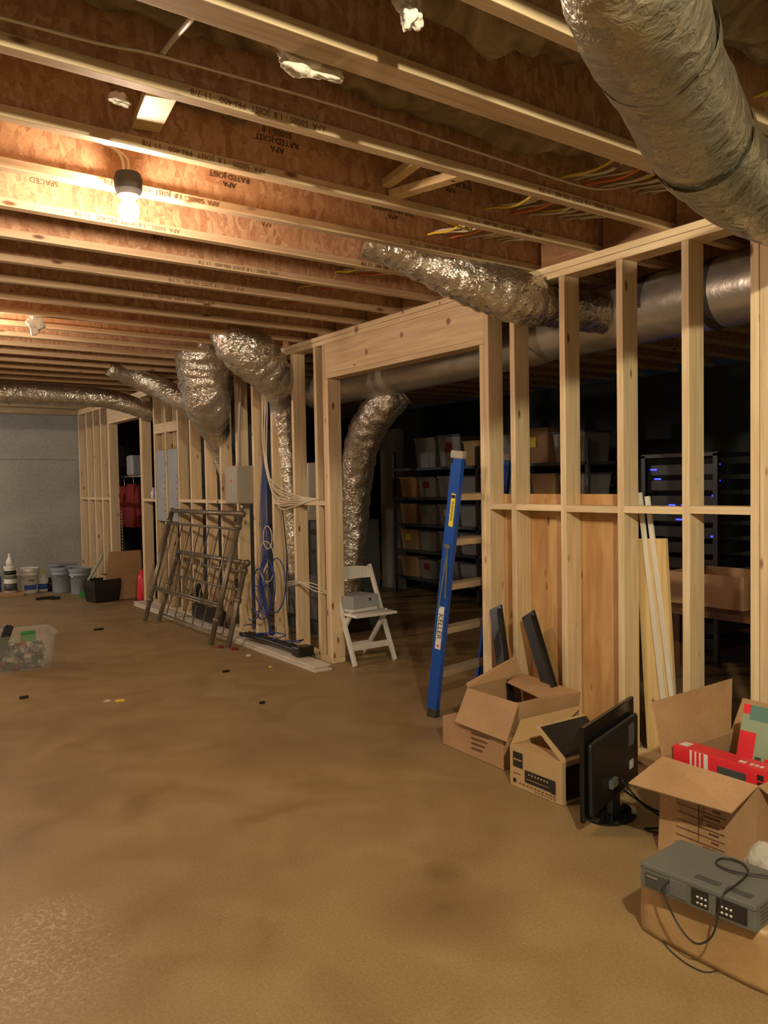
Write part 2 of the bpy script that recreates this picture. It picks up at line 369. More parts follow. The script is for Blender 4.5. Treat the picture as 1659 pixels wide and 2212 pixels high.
def knotty(name, pts):
    m_ = M['pine_y'].copy(); m_.name = name; nt = m_.node_tree; b = nt.nodes['Principled BSDF']
    cur = b.inputs['Base Color'].links[0].from_socket; g = nt.nodes.new('ShaderNodeNewGeometry')
    for (p, r_) in pts:
        d = nt.nodes.new('ShaderNodeVectorMath'); d.operation = 'DISTANCE'; nt.links.new(g.outputs['Position'], d.inputs[0]); d.inputs[1].default_value = p
        mr = nt.nodes.new('ShaderNodeMapRange'); mr.inputs[1].default_value = r_*0.45; mr.inputs[2].default_value = r_; mr.inputs[3].default_value = 0.8; mr.inputs[4].default_value = 0; nt.links.new(d.outputs['Value'], mr.inputs[0])
        mx = nt.nodes.new('ShaderNodeMix'); mx.data_type = 'RGBA'; nt.links.new(mr.outputs[0], mx.inputs[0]); nt.links.new(cur, mx.inputs[6]); mx.inputs[7].default_value = (0.17, 0.07, 0.03, 1); cur = mx.outputs[2]
    nt.links.new(cur, b.inputs['Base Color']); return m_
M['header'] = knotty('header_pine', [((3.571,4.224,2.616), 0.032), ((3.571,4.755,2.609), 0.028), ((3.571,5.214,2.550), 0.028)])
M['plate'] = knotty('plate_pine', [((3.571,5.345,2.743), 0.04), ((3.571,4.733,2.770), 0.02), ((3.571,3.336,2.712), 0.02), ((3.571,4.310,2.754), 0.012)])
# ---------------------------------------------------------------- the stud wall
wr = sroot('wall_right')
def stud(y0, y1, z0=0.045, z1=2.70, x0=XW, x1=XW+T, mt='pine_z'):
    bm = new(); bx(bm, x0, x1, y0, y1, z0, z1); return obj('stud', bm, M[mt], wr, bevel=0.003)
W_ = 0.042
near = [2.387, 2.785, 3.191, 3.598]
# doubled post at the frame edge, then the bay studs
stud(2.068-W_, 2.068); stud(2.068-2*W_-0.004, 2.068-W_-0.004); stud(1.80, 1.80+W_); stud(1.40, 1.40+W_); stud(1.0, 1.0+W_); stud(0.6, 0.6+W_); stud(0.2, 0.2+W_); stud(-0.2, -0.2+W_); stud(-0.6, -0.6+W_); stud(-1.0, -1.0+W_)
for y in near: stud(y, y+W_)
# main opening
stud(3.834, 3.834+W_, z1=2.70); stud(3.834+W_+0.001, 3.834+2*W_, z1=2.41)
stud(5.795, 5.795+W_, z1=2.41); stud(5.795+W_+0.001, 5.795+2*W_, z1=2.70)
bm = new(); bx(bm, XW+0.002, XW+T-0.002, 3.834+W_+0.001, 5.795+W_-0.001, 2.45, 2.70); obj('header', bm, M['header'], wr, bevel=0.003)
bm = new(); bx(bm, XW, XW+T, 3.834+W_+0.001, 5.795+W_, 2.411, 2.449); obj('header_plate', bm, M['pine_y'], wr, bevel=0.003)
left = [6.005, 6.407, 6.818, 7.216, 7.596, 7.994, 8.393, 8.823, 9.193, 9.60, 9.99]
for y in left: stud(y-W_/2, y+W_/2)
# passage further back
stud(10.45, 10.45+W_, z1=2.70); stud(10.45+W_+0.001, 10.45+2*W_, z1=2.45)
stud(11.85, 11.85+W_, z1=2.45); stud(11.85+W_+0.001, 11.85+2*W_, z1=2.70)
bm = new(); bx(bm, XW+0.002, XW+T-0.002, 10.45+W_+0.001, 11.85+W_-0.001, 2.49, 2.70); obj('header', bm, M['pine_y'], wr, bevel=0.003)
bm = new(); bx(bm, XW, XW+T, 10.45+W_+0.001, 11.85+W_, 2.451, 2.489); obj('header_plate', bm, M['pine_y'], wr, bevel=0.003)
for y in (12.25, 12.62, 13.0, 13.45): stud(y, y+W_)
bm = new(); bx(bm, XW, XW+T, -1.2, 13.59, 2.701, 2.739); obj('top_plate', bm, M['plate'], wr, bevel=0.003)
bm = new(); bx(bm, XW, XW+T, -1.2, 13.59, 2.741, 2.779); obj('top_plate', bm, M['plate'], wr, bevel=0.003)
for a, b in ((-1.2, 3.834+2*W_), (5.795, 10.45+2*W_), (11.85, 13.59)):
    bm = new(); bx(bm, XW, XW+T, a, b, 0.0, 0.044); obj('bottom_plate', bm, M['pine_y'], wr, bevel=0.003)
def block(a, b, z=1.363, h=0.038):
    bm = new(); bx(bm, XW, XW+T, a, b, z-h/2, z+h/2); obj('blocking', bm, M['pine_y'], wr, bevel=0.002)
ys = [1.40+W_, 1.80, 1.80+W_, 2.068-2*W_-.004]
block(2.068, 2.387, 1.367); block(2.387+W_, 2.785, 1.362); block(2.785+W_, 3.191, 1.36); block(3.191+W_, 3.598, 1.363); block(3.598+W_, 3.834, 1.365)
block(5.795+2*W_, 6.005-W_/2); block(6.005+W_/2, 6.407-W_/2); block(6.407+W_/2, 6.818-W_/2)
for a, b in ((7.216, 7.596), (7.596, 7.994), (7.994, 8.393), (8.393, 8.823), (8.823, 9.193), (9.99, 10.45+W_/2)): block(a+W_/2, b-W_/2, 1.358)
block(11.85+2*W_, 12.25); block(12.25+W_, 12.62); block(12.62+W_, 13.0); block(13.0+W_, 13.45)
# flat nailers above the breaker panels
for y0, y1 in ((9.621, 9.969), (9.214, 9.579)):
    bm = new(); bx(bm, XW+0.0, XW+0.038, y0, y1, 2.19, 2.31); obj('nailer', bm, M['pine_y'], wr, bevel=0.003)

# ================================================================ BULBS
for i, (p, colr, W, lab) in enumerate(BULBS):
    jy = min(JY.values(), key=lambda q: abs(q-0.05-p[1]))
    labs = ['bare lit bulb in a black socket hanging under the joists at upper left', 'bare bulb out of sight past the left edge, between the far joists', 'bare bulb at the far left end of the basement', 'bare bulb behind the camera']
    th = thing('light_bulb', labs[i], 'light bulb', (p[0], p[1], p[2]))
    bm = new(); lathe(bm, [(0.0, -0.052), (0.02, -0.05), (0.036, -0.036), (0.042, -0.012), (0.038, 0.012), (0.024, 0.034), (0.016, 0.05)], seg=24)
    gm = mat('lit_globe', (1, 1, 1), 0.4, emit=colr, es=W/(math.pi*0.0215)); gm.node_tree.nodes['Principled BSDF'].inputs['Base Color'].default_value = (0, 0, 0, 1)
    obj('glass_globe', bm, gm, th, smooth=True)
    bm = new(); lathe(bm, [(0.018, 0.045), (0.045, 0.05), (0.055, 0.075), (0.058, 0.12), (0.05, 0.145), (0.02, 0.15)], seg=24)
    obj('socket', bm, M['rubber'], th, smooth=False, bevel=0.003)

# ================================================================ DUCTS
def duct(name, label, pts, r, mt, seg=28, n=10, crinkle=0.05, freq=9, seed=0.0, bands=(), bandm=None, coll=()):
    P = [tuple(p) if len(p) == 4 else (*p, r) for p in pts]
    bm = new(); tube(bm, P, r, seg, n, crinkle, freq=freq, seed=seed)
    th = thing(name, label, 'duct', P[0][:3])
    obj('sleeve', bm, mt, th, smooth=True, world=True)
    SP = spline(P, 20)
    for b in bands:
        i = int(b*(len(SP)-2)); bm = new()
        a, c = Vector(SP[i][:3]), Vector(SP[min(i+1, len(SP)-1)][:3]); d = (c-a).normalized()*0.035; rr_ = SP[i][3]*1.02
        tube(bm, [tuple(a-d), tuple(a+d)], rr_, seg, smooth=False, caps=False); obj('tape_band', bm, bandm or M['grey'], th, smooth=True, world=True)
    return th
# main trunk behind the stud wall
tr = [(4.28, 0.6, 2.58, 0.2), (4.28, 2.0, 2.58, 0.2), (4.28, 3.9, 2.57, 0.2), (4.28, 4.1, 2.52, 0.165), (4.28, 5.6, 2.49, 0.165), (4.28, 7.2, 2.47, 0.16)]
th = duct('trunk_duct', 'large straight foil-faced trunk duct with dark tape bands behind the right studs', tr, 0.2, M['foil_smooth'], 40, 8, 0.004, 6)
for y in (2.05, 2.62, 3.05, 3.62):
    bm = new(); tube(bm, [(4.28, y, 2.58), (4.28, y+0.075, 2.58)], 0.203, 40, smooth=False, caps=False); obj('tape_band', bm, M['grey2'], th, smooth=True, world=True)
# near flex duct at the top right
A = (0.0, 0.0)
duct('flex_duct', 'big crumpled foil flex duct filling the top right corner under the joists',
     [(1.248,1.003,2.642) + (0.125,), (1.401,1.075,2.563) + (0.138,), (1.592,1.172,2.555) + (0.142,), (1.758,1.250,2.564) + (0.132,), (1.915,1.323,2.567) + (0.142,), (2.184,1.439,2.563) + (0.15,), (2.365,1.506,2.550) + (0.138,), (2.659,1.591,2.556) + (0.15,), (3.121,1.694,2.591) + (0.155,), (3.870,1.839,2.667) + (0.15,), (4.2,1.55,2.56,0.14)],
     0.15, M['foil_soft'], 48, 12, 0.028, 8, 3.1)
nd = bpy.data.objects['flex_duct']
for a_, b_, r_ in (((1.684,1.218,2.570), (1.799,1.271,2.569), 0.147), ((2.251,1.464,2.557), (2.389,1.513,2.550), 0.156)):
    bm = new(); tube(bm, [(*a_, r_), (*b_, r_-0.004)], r_, 48, 5, 0.03, freq=8, caps=False); obj('sleeve_joint', bm, M['foil_soft'], nd, smooth=True, world=True)
# second flex duct crossing above the header
duct('flex_duct', 'crumpled shiny foil flex duct leaving the joist bay above the wide opening',
     [(2.62, 3.82, 2.92, 0.10), (2.80, 3.74, 2.87, 0.115), (3.05, 3.62, 2.75, 0.13), (3.25, 3.52, 2.665, 0.14), (3.45, 3.43, 2.60, 0.145), (3.68, 3.40, 2.57, 0.115), (3.9, 3.38, 2.57, 0.12), (4.2, 3.38, 2.57, 0.12)],
     0.13, M['foil'], 56, 16, 0.085, 14, 1.0)
duct('flex_duct', 'wide foil flex duct curving down into the stud bay left of the wide opening',
     [(2.950,6.449,2.911) + (0.15,), (3.020,6.333,2.723) + (0.19,), (3.220,6.346,2.594) + (0.21,), (3.420,6.459,2.467) + (0.17,), (3.640,6.736,2.330) + (0.12,), (3.720,6.842,2.044) + (0.115,), (3.740,6.821,1.690) + (0.10,), (3.780,6.819,1.290) + (0.10,), (3.800,6.846,0.660) + (0.10,)],
     0.15, M['foil'], 52, 12, 0.085, 11, 5.0)
duct('flex_duct', 'bulging foil flex duct hanging like a sack in front of the far studs',
     [(3.130,7.347,3.059) + (0.23,), (3.140,7.381,2.889) + (0.25,), (3.180,7.457,2.656) + (0.255,), (3.240,7.535,2.396) + (0.235,), (3.360,7.711,2.207) + (0.18,), (3.580,8.070,2.044) + (0.125,), (3.720,8.191,1.826) + (0.115,), (3.800,8.200,1.368) + (0.11,), (3.850,8.308,0.484) + (0.11,)],
     0.2, M['foil'], 52, 12, 0.075, 10, 9.0)
duct('flex_duct', 'slim foil flex duct slanting down from the far joists to the studs',
     [(2.600,8.569,2.769) + (0.07,), (2.900,8.670,2.712) + (0.11,), (3.150,8.591,2.603) + (0.12,), (3.350,8.376,2.441) + (0.12,), (3.620,8.523,2.276) + (0.11,)],
     0.11, M['foil'], 28, 9, 0.07, 9, 2.0)
duct('flex_duct', 'long foil flex duct running across the far end under the joists',
     [(-2.9, 10.25, 2.64, 0.12), (0.5, 10.25, 2.65, 0.12), (1.8, 10.25, 2.66, 0.125), (2.9, 10.25, 2.65, 0.12), (3.25, 10.22, 2.60, 0.12), (3.6, 10.2, 2.5, 0.115), (4.0, 10.2, 2.45, 0.11)],
     0.12, M['foil'], 28, 16, 0.05, 9, 4.0, bands=(0.36, 0.62), bandm=M['foil_soft'])
duct('flex_duct', 'crumpled foil flex duct dropping from the trunk duct inside the wide opening',
     [(4.500,6.020,2.388) + (0.15,), (4.420,6.095,2.289) + (0.16,), (4.380,6.299,2.135) + (0.17,), (4.360,6.466,1.902) + (0.165,), (4.360,6.556,1.591) + (0.15,), (4.360,6.616,1.274) + (0.14,), (4.360,6.660,0.952) + (0.13,), (4.360,6.705,0.627) + (0.12,), (4.360,6.731,0.347) + (0.12,)],
     0.15, M['foil'], 52, 14, 0.085, 13, 7.0)
# furnace and plenum the drops run into, behind the left studs
th = thing('furnace', 'dark metal furnace cabinet behind the left studs', 'furnace', (4.5, 7.4, 0))
bm = new(); bx(bm, -0.35, 0.35, -0.5, 0.5, 0, 1.15); obj('cabinet', bm, M['grey2'], th, bevel=0.01)
bm = new(); bx(bm, -0.3, 0.3, -0.4, 0.4, 1.15, 1.75); obj('plenum', bm, M['foil_smooth'], th, bevel=0.01)
bm = new(); bx(bm, -0.36, -0.35, -0.4, 0.4, 0.15, 0.6); obj('access_door', bm, M['grey'], th, bevel=0.004)

# ================================================================ CABLES
def cable(name, label, pts, r, mt, group=None, n=8, cat='cable'):
    bm = new(); tube(bm, pts, r, 6, n); o = obj(name, bm, mt, smooth=True); return tag(o, label, cat, group)
cols = ['romex_y', 'romex_w', 'romex_w', 'romex_o', 'romex_w', 'romex_w', 'romex_y', 'romex_w', 'romex_w', 'romex_w', 'romex_w', 'romex_w', 'romex_w']
names = {'romex_y': 'yellow', 'romex_w': 'white', 'romex_o': 'orange'}
for i, c_ in enumerate(cols):
    x = 2.78 + i*0.058 + rnd.uniform(-.01, .01); z = 2.875 + rnd.uniform(-.01, .03) + 0.004*i
    pts = []; y = 0.9
    for k in range(12):
        yy = 1.62 + 0.4655*k - 0.4655
        pts.append((x+rnd.uniform(-.012, .012), yy-0.03, z)); pts.append((x+rnd.uniform(-.02, .02), yy+0.21, z-0.025-rnd.uniform(0, .02)))
    cable('joist_cable', '%s cable threaded through the joist webs near the stud wall' % names[c_], pts, 0.0065, M[c_], group='%s cables threaded through the joists' % names[c_], n=4)
cable('ceiling_cable', 'yellow cable run along the joist above the lit bulb and sagging to the right', [(-0.2, 3.024, 2.79), (0.6, 3.026, 2.795), (1.4, 3.026, 2.795), (1.9, 3.03, 2.80), (2.3, 3.06, 2.83), (2.75, 3.1, 2.80), (2.85, 3.2, 2.86)], 0.005, M['romex_y'])
cable('ceiling_cable', 'thin white cable slung along the near joist from the upper left', [(0.1, 2.43, 2.81), (0.7, 2.46, 2.84), (0.95, 2.44, 2.85), (1.6, 2.44, 2.86), (2.3, 2.45, 2.85), (2.9, 2.45, 2.84), (3.1, 2.40, 2.87)], 0.005, M['romex_w'])
cable('ceiling_cable', 'pale double cable crossing the bay between the two nearest joists', [(0.886,2.080,2.792), (0.891,2.140,2.797), (0.921,2.320,2.844), (0.939,2.470,2.868)], 0.009, M['romex_w'])
cable('lamp_cable', 'white cable looping down the joist to the lit bulb socket', [(0.70, 3.05, 2.80), (0.85, 3.2, 2.90), (1.05, 3.38, 2.93), (1.11, 3.40, 2.90), (1.12, 3.40, 2.80), (1.125, 3.39, 2.74)], 0.006, M['romex_w'])
cable('lamp_cable', 'second white cable rising from the lit bulb socket to the joist web', [(1.14, 3.385, 2.74), (1.14, 3.41, 2.84), (1.12, 3.41, 2.92), (0.9, 3.3, 2.93), (0.8, 3.1, 2.88)], 0.006, M['romex_w'])
# bundle in the left bays
for i in range(7):
    o = i*0.012
    cable('wall_cable', 'white cable in the tied bundle that bends right along the blocking', [(XW+0.03, 7.02-o*.5, 2.70), (XW+0.0+o*.3, 7.0-o, 2.4), (XW-0.02-(i%3)*.01, 6.95-o, 2.0), (XW-0.03, 6.9-o*.6, 1.7), (XW-0.03-(i%2)*.02, 6.76-o*1.5, 1.56-o*3.2), (XW-0.02, 6.4, 1.44-o*1.6), (XW-0.005, 6.15, 1.41-o*.5), (XW-0.004, 5.95, 1.40)], 0.0055, M['romex_w'], group='white cables tied along the studs')
for i in range(5):
    o = i*0.016
    cable('wall_cable', 'blue data cable hanging down the stud bay to the floor', [(XW+0.05+o, 7.08-o, 2.65), (XW+0.04, 7.05-o, 2.0), (XW-0.01, 7.05-2*o, 1.3), (XW-0.05, 6.95-2*o, 0.9), (XW-0.05, 6.98+o, 0.6), (XW-0.06, 6.86+o, 0.35), (XW-0.05, 6.85-o, 0.1)], 0.006, M['bluecable'], group='blue data cables in the stud bay')
for i, (cy, cz, rr_) in enumerate(((6.78, 0.55, 0.16), (6.62, 0.6, 0.2), (6.85, 0.42, 0.13))):
    cable('cable_coil', ['blue cable loop hung tightly against the post', 'widest blue cable loop crossing the stud', 'lowest and smallest blue cable loop'][i], [(XW-0.05-0.01*k, cy+rr_*math.cos(a), cz+rr_*1.25*math.sin(a)) for k, a in enumerate([j*0.6 for j in range(20)])], 0.006, M['bluecable'], n=4)
for i, (cy, cz, rr_) in enumerate(((6.83, 1.03, 0.09), (6.86, 0.80, 0.16))):
    cable('cable_coil', ['small white cable coil below the blocking', 'thin white cable loop hanging below the coil'][i], [(XW-0.06, cy+rr_*math.cos(a), cz+rr_*1.2*math.sin(a)) for a in [j*0.6 for j in range(12)]], 0.005, M['romex_w'], n=4)
for i in range(3):
    cable('wall_cable', 'pale cable crossing the bays at knee height left of the opening', [(XW-0.02, 6.6, 0.62-.02*i), (XW-0.03, 6.3, 0.66-.01*i), (XW-0.02, 6.05, 0.60+.03*i), (XW+0.05, 5.9, 0.58)], 0.005, M['romex_w'], group='pale cables at knee height')
cable('wall_cable', 'black cable hanging in front of the second stud from the opening', [(XW-0.01, 6.62, 1.3), (XW-0.03, 6.52, 0.9), (XW-0.05, 6.5, 0.5), (XW-0.08, 6.4, 0.2), (XW-0.1, 6.25, 0.05)], 0.006, M['blackcable'])
for i, (yy, cm) in enumerate(((9.72, 'romex_y'), (9.76, 'romex_y'), (9.81, 'romex_w'), (9.30, 'romex_w'), (9.34, 'romex_w'), (9.39, 'romex_w'), (9.44, 'romex_y'))):
    cable('panel_cable', '%s cable dropping behind the nailer into the %s breaker panel' % (names[cm], 'farther' if i < 3 else 'nearer'), [(XW+0.06, yy, 2.69), (XW+0.05, yy+.01, 2.3), (XW+0.05, yy, 1.99)], 0.008, M[cm], group='%s cables into the %s panel' % (names[cm], 'farther' if i < 3 else 'nearer'))

# breaker panels between studs, grey disconnect box
for i, (y0, y1, lb) in enumerate(((9.645, 9.945, 'tall grey breaker panel nearer the back doorway'), (9.24, 9.555, 'tall grey breaker panel on the right of its twin'))):
    th = thing('breaker_panel', lb, 'breaker panel', (XW+0.06, (y0+y1)/2, 1.10))
    w2 = (y1-y0)/2-0.008
    bm = new(); bx(bm, -0.055, 0.05, -w2, w2, 0, 0.88); obj('cabinet', bm, M['panel'], th, bevel=0.004)
    for k in range(6):
        bm = new(); bx(bm, -0.058, -0.054, -w2+0.02, -w2+0.035, 0.12+k*0.075+(0.05 if k > 2 else 0), 0.133+k*0.075+(0.05 if k > 2 else 0)); obj('knockout', bm, M['ink'], th)
    bm = new(); tube(bm, [(0, 0, 0.0), (0, 0, -0.06)], 0.014, 10); obj('conduit_fitting', bm, M['steel'], th, smooth=True)
th = thing('disconnect_box', 'grey metal switch box mounted on the studs above the rail frames', 'electrical box', (XW, 7.37, 1.35))
bm = new(); bx(bm, -0.17, -0.002, -0.15, 0.13, 0, 0.37); obj('cabinet', bm, M['meter'], th, bevel=0.006)
bm = new(); bx(bm, -0.176, -0.1705, -0.145, 0.125, 0.008, 0.362); obj('cover', bm, M['meter'], th, bevel=0.003)
bm = new(); lathe(bm, [(0.014, 0), (0.014, 0.004)], c=(-0.1765, -0.01, 0.22), tilt=Matrix.Rotation(-math.pi/2, 3, 'Y'), seg=16); obj('warning_dot', bm, M['red'], th)
bm = new(); tube(bm, [(-0.08, 0, 0.37), (-0.07, 0, 0.8), (-0.03, 0, 1.3)], 0.016, 10); obj('conduit', bm, M['meter'], th, smooth=True)
bm = new(); tube(bm, [(-0.08, -0.05, 0.0), (-0.08, -0.05, -0.07)], 0.015, 10); obj('conduit_fitting', bm, M['steel'], th, smooth=True)
bm = new(); bx(bm, XW-0.004, XW+0.05, 12.66, 12.74, 1.42, 1.53); tag(obj('outlet_box', bm, M['panel'], bevel=0.003), 'small blue-grey outlet box nailed to a stud left of the back doorway', 'electrical box')
bm = new(); lathe(bm, [(0.03, 0), (0.035, 0.02), (0.035, 0.08), (0.02, 0.1), (0.014, 0.14)], c=(XW+0.05, 10.2, 1.378), seg=16); tag(obj('spray_bottle', bm, M['white'], smooth=True), 'small clear bottle with white cap on the blocking by the back doorway', 'bottle')
bm = new(); lathe(bm, [(0.038, 0), (0.04, 0.01), (0.04, 0.11), (0.03, 0.125)], c=(XW+0.05, 10.09, 1.378), seg=16); tag(obj('canister', bm, M['bluelabel'], smooth=True), 'small pale blue can on the blocking beside the clear bottle', 'can')

# ================================================================ ceiling extras
def braceblock(p0, p1, label, w_=0.09):
    bm = new(); beam(bm, p0, p1, w_, 0.035); return tag(obj('brace_block', bm, M['plank'], bevel=0.003), label, 'wood block')
braceblock((0.97, 2.56, 2.80), (1.06, 2.96, 2.86), 'pale short board wedged between joists at the upper left', 0.10)
braceblock((2.32, 2.56, 2.83), (2.20, 2.98, 2.83), 'pale two-by-four scrap bridging two joists over the middle', 0.06)
braceblock((2.10, 2.56, 2.87), (2.16, 2.97, 2.87), 'thin pale board tucked behind the two-by-four scrap', 0.05)
def scrap(p, s, label, seed):
    bm = new(); bmesh.ops.create_icosphere(bm, subdivisions=4, radius=1)
    for v in bm.verts:
        q = v.co.copy(); k = 1 + 0.7*noise.noise(q*1.6+Vector((seed, 0, 0))) + 0.25*noise.noise(q*5+Vector((0, seed, 0)))
        v.co = Vector((q.x*s[0]*k, q.y*s[1]*k, q.z*s[2]*k)) + Vector(p)
    return tag(obj('insulation_scrap', bm, M['insul_white'], smooth=True), label, 'insulation')
scrap((1.279,2.153,2.800), (0.10, 0.03, 0.035), 'torn white insulation tuft hanging by the doubled joist', 1)
scrap((2.05, 3.04, 2.83), (0.22, 0.03, 0.03), 'strip of torn white insulation along the joist right of the bulb', 2)
scrap((1.360,1.753,2.800), (0.035, 0.03, 0.05), 'small white insulation tuft at the top edge', 3)
scrap((2.72, 3.05, 2.85), (0.14, 0.03, 0.04), 'pinkish insulation wad squeezed beside the lower joist', 4)
scrap((1.395,6.300,2.741), (0.05, 0.03, 0.07), 'little white insulation flag hanging from a far left joist', 5)
scrap((0.864,2.660,2.790), (0.032, 0.012, 0.02), 'white insulation lump beside the pale short board', 6)
for k, nb in enumerate((-1, 0, 1, 2, 3)):
    y0 = JY[nb]+0.002; y1 = JY[nb+1]-(0.102 if nb == 0 else 0.052)
    bm = new(); NX, NY = 90, 8; g = []
    for i in range(NX+1):
        row = []
        for j in range(NY+1):
            x = -1.0 + 4.4*i/NX; y = y0 + (y1-y0)*j/NY
            edge = math.sin(math.pi*j/NY)**0.5
            z = 3.06 - (0.22 if nb < 3 else 0.07)*edge*(0.5+0.7*noise.noise(Vector((x*1.7+k*9, y*3, 0)))+0.4*noise.noise(Vector((x*6, y*9, k)))) - 0.02
            row.append(bm.verts.new((x, y, min(3.085, z))))
        g.append(row)
    for i in range(NX):
        for j in range(NY): bm.faces.new((g[i][j], g[i+1][j], g[i+1][j+1], g[i][j+1]))
    lbs = ['insulation batt in the bay nearest the viewer', 'insulation batt in front of the doubled joist', 'insulation batt just behind the doubled joist', 'insulation batt in the bay above the pale boards', 'insulation batt in the lit bay behind the first bulb joist']
    tag(obj('insulation_batt', bm, M['batt'], smooth=True, solid=0.01), 'brown mottled ' + lbs[k], 'insulation')

# ================================================================ PIPE RAIL FRAMES leaning on the studs
def railframe(label, bl, br, tl, tr, r=0.024, rails=(0.70,), nb=8, low=0.07, mid=0.62, hook=True):
    """four corner points of a leaning gate made of pipe"""
    bl, br, tl, tr = map(Vector, (bl, br, tl, tr))
    th = thing('pipe_frame', label, 'metal frame', tuple((bl+br)/2))
    for a, b in ((bl, tl), (br, tr)):
        bm = new(); tube(bm, [tuple(a), tuple(b)], r, 14, smooth=False); obj('post', bm, M['pipe'], th, smooth=True, world=True)
    d = (tr-tl).normalized()
    bm = new(); tube(bm, [tuple(tl-d*0.02), tuple(tr+d*0.05)], r, 14, smooth=False); obj('top_rail', bm, M['pipe'], th, smooth=True, world=True)
    for c_ in (tl, tr+d*0.03):
        bm = new(); bmesh.ops.create_uvsphere(bm, u_segments=14, v_segments=10, radius=r*1.35); bmesh.ops.translate(bm, verts=bm.verts, vec=c_); obj('elbow', bm, M['pipe'], th, smooth=True, world=True)
    L = lambda f: (bl.lerp(tl, f), br.lerp(tr, f))
    fs = [low, mid, 0.88]
    for f in fs:
        a, b = L(f); bm = new(); tube(bm, [tuple(a), tuple(b)], r*0.5, 10, smooth=False); obj('cross_rail', bm, M['pipe'], th, smooth=True, world=True)
    for f in (mid-0.12, 0.9):
        for q in L(f):
            up_ = (tl-bl).normalized()*0.022
            bm = new(); tube(bm, [tuple(q-up_), tuple(q+up_)], r*1.35, 14, smooth=False); obj('collar', bm, M['pipe'], th, smooth=True, world=True)
    a0, b0 = L(low); a1, b1 = L(0.88)
    for k in range(nb):
        f = (k+0.7)/(nb+0.4); bm = new(); tube(bm, [tuple(a0.lerp(b0, f)), tuple(a1.lerp(b1, f))], r*0.27, 8, smooth=False); obj('baluster', bm, M['pipe'], th, smooth=True, world=True)
    return th
railframe('taller dull pipe rail frame leaning in front against the studs', (3.036,8.945,0.024), (3.044,7.136,0.024), (3.500,9.241,1.242), (3.440,7.240,1.248), 0.026, nb=7, low=0.28, mid=0.30)
railframe('shorter dull pipe rail frame leaning behind the taller one', (3.157,8.838,0.024), (3.136,6.945,0.024), (3.470,9.005,0.768), (3.440,7.162,0.772), 0.026, nb=7, low=0.10, mid=0.66)

# white boards on the floor along the plate
for i, (x0, z0, lb, ya, yb) in enumerate(((3.36, 0.0, 'lower long white board lying on the floor along the studs', 5.60, 10.35), (3.385, 0.021, 'upper long white board stacked on its twin along the studs', 5.66, 10.42))):
    bm = new(); beam(bm, (x0+0.0, ya, z0+0.01), (x0+0.09, yb, z0+0.01), 0.16, 0.019); tag(obj('trim_board', bm, M['stripboard'], bevel=0.002), lb, 'board')

# black odds and ends between the boards and studs
th = thing('tool_case', 'black bag with upright handles behind the pipe frames', 'bag', (3.50, 8.2, 0.05))
bm = new(); bx(bm, -0.03, 0.04, -0.35, 0.45, 0, 0.16); obj('body', bm, M['dark'], th, bevel=0.02)
bm = new(); tube(bm, [(0, 0.2, 0.12), (0, 0.26, 0.34), (0, 0.32, 0.36), (0, 0.38, 0.12)], 0.018, 10); obj('handle', bm, M['dark'], th, smooth=True)
bm = new(); bx(bm, -0.03, 0.02, -0.25, -0.15, 0.16, 0.25); obj('handle', bm, M['dark'], th, bevel=0.01)
th = thing('folded_tripod', 'long black folded stand lying on the boards under the blue cables', 'stand', (3.40, 6.5, 0.05), 0.05)
for k, dx in enumerate((-0.03, 0.02, 0.06)):
    bm = new(); tube(bm, [(dx, -0.45, 0.035), (dx*0.6, 0.1, 0.05), (dx, 0.6, 0.045)], 0.02, 10); obj('leg', bm, M['dark'], th, smooth=True)
bm = new(); bx(bm, -0.07, 0.09, -0.5, -0.38, 0.0, 0.08); obj('foot', bm, M['dark'], th, bevel=0.01)
cable('cable_coil', 'loose blue cable tangled over the black stand on the floor', [(3.42+0.07*math.sin(k*1.9), 6.05+0.07*k+0.1*math.cos(k*1.3), 0.14+0.03*math.sin(k)) for k in range(16)], 0.006, M['bluecable'], n=5)
cable('wall_cable', 'black cable on the floor plate beside the opening', [(3.52, 6.3, 0.06), (3.45, 6.1, 0.06), (3.5, 6.0, 0.06), (3.45, 5.9, 0.06)], 0.006, M['blackcable'])

# ================================================================ WHITE FOLDING CHAIR behind the opening
th = thing('folding_chair', 'white folding chair just inside the wide opening', 'chair', (3.86, 5.78, 0), 0)
# chair faces -Y; local x = right
def bar(a, b, w_=0.035, h=0.02, name='leg', up_=(1, 0, 0)):
    bm = new(); beam(bm, a, b, h, w_, up_); return obj(name, bm, M['whitewood'], th, bevel=0.004)
for s in (-1, 1):
    bar((0.205*s, -0.20, 0.0), (0.205*s, 0.17, 0.80), 0.028, 0.042, 'back_post')
    bar((0.185*s, 0.24, 0.0), (0.185*s, -0.12, 0.43), 0.026, 0.04, 'rear_leg')
bar((-0.19, -0.135, 0.145), (0.19, -0.135, 0.145), 0.055, 0.02, 'stretcher', (0, 0, 1)); bar((-0.18, 0.16, 0.11), (0.18, 0.16, 0.11), 0.03, 0.02, 'stretcher', (0, 0, 1))
bm = new()
for k in range(12):
    f0, f1 = k/12, (k+1)/12
    x0, x1 = -0.20+0.4*f0, -0.20+0.4*f1; c0 = 0.03*math.sin(math.pi*(f0+f1)/2)
    bx(bm, x0, x1, 0.135+c0*.5, 0.155+c0*.5, 0.69, 0.785+c0*0.5)
bmesh.ops.remove_doubles(bm, verts=bm.verts, dist=0.0005); obj('backrest', bm, M['whitewood'], th)
bm = new(); bx(bm, -0.215, 0.215, -0.24, 0.17, 0.405, 0.43); obj('seat', bm, M['whitewood'], th, bevel=0.01)
th = thing('projector', 'small silver projector box resting on the white folding chair', 'box', (3.82, 5.78, 0.436), 0.15)
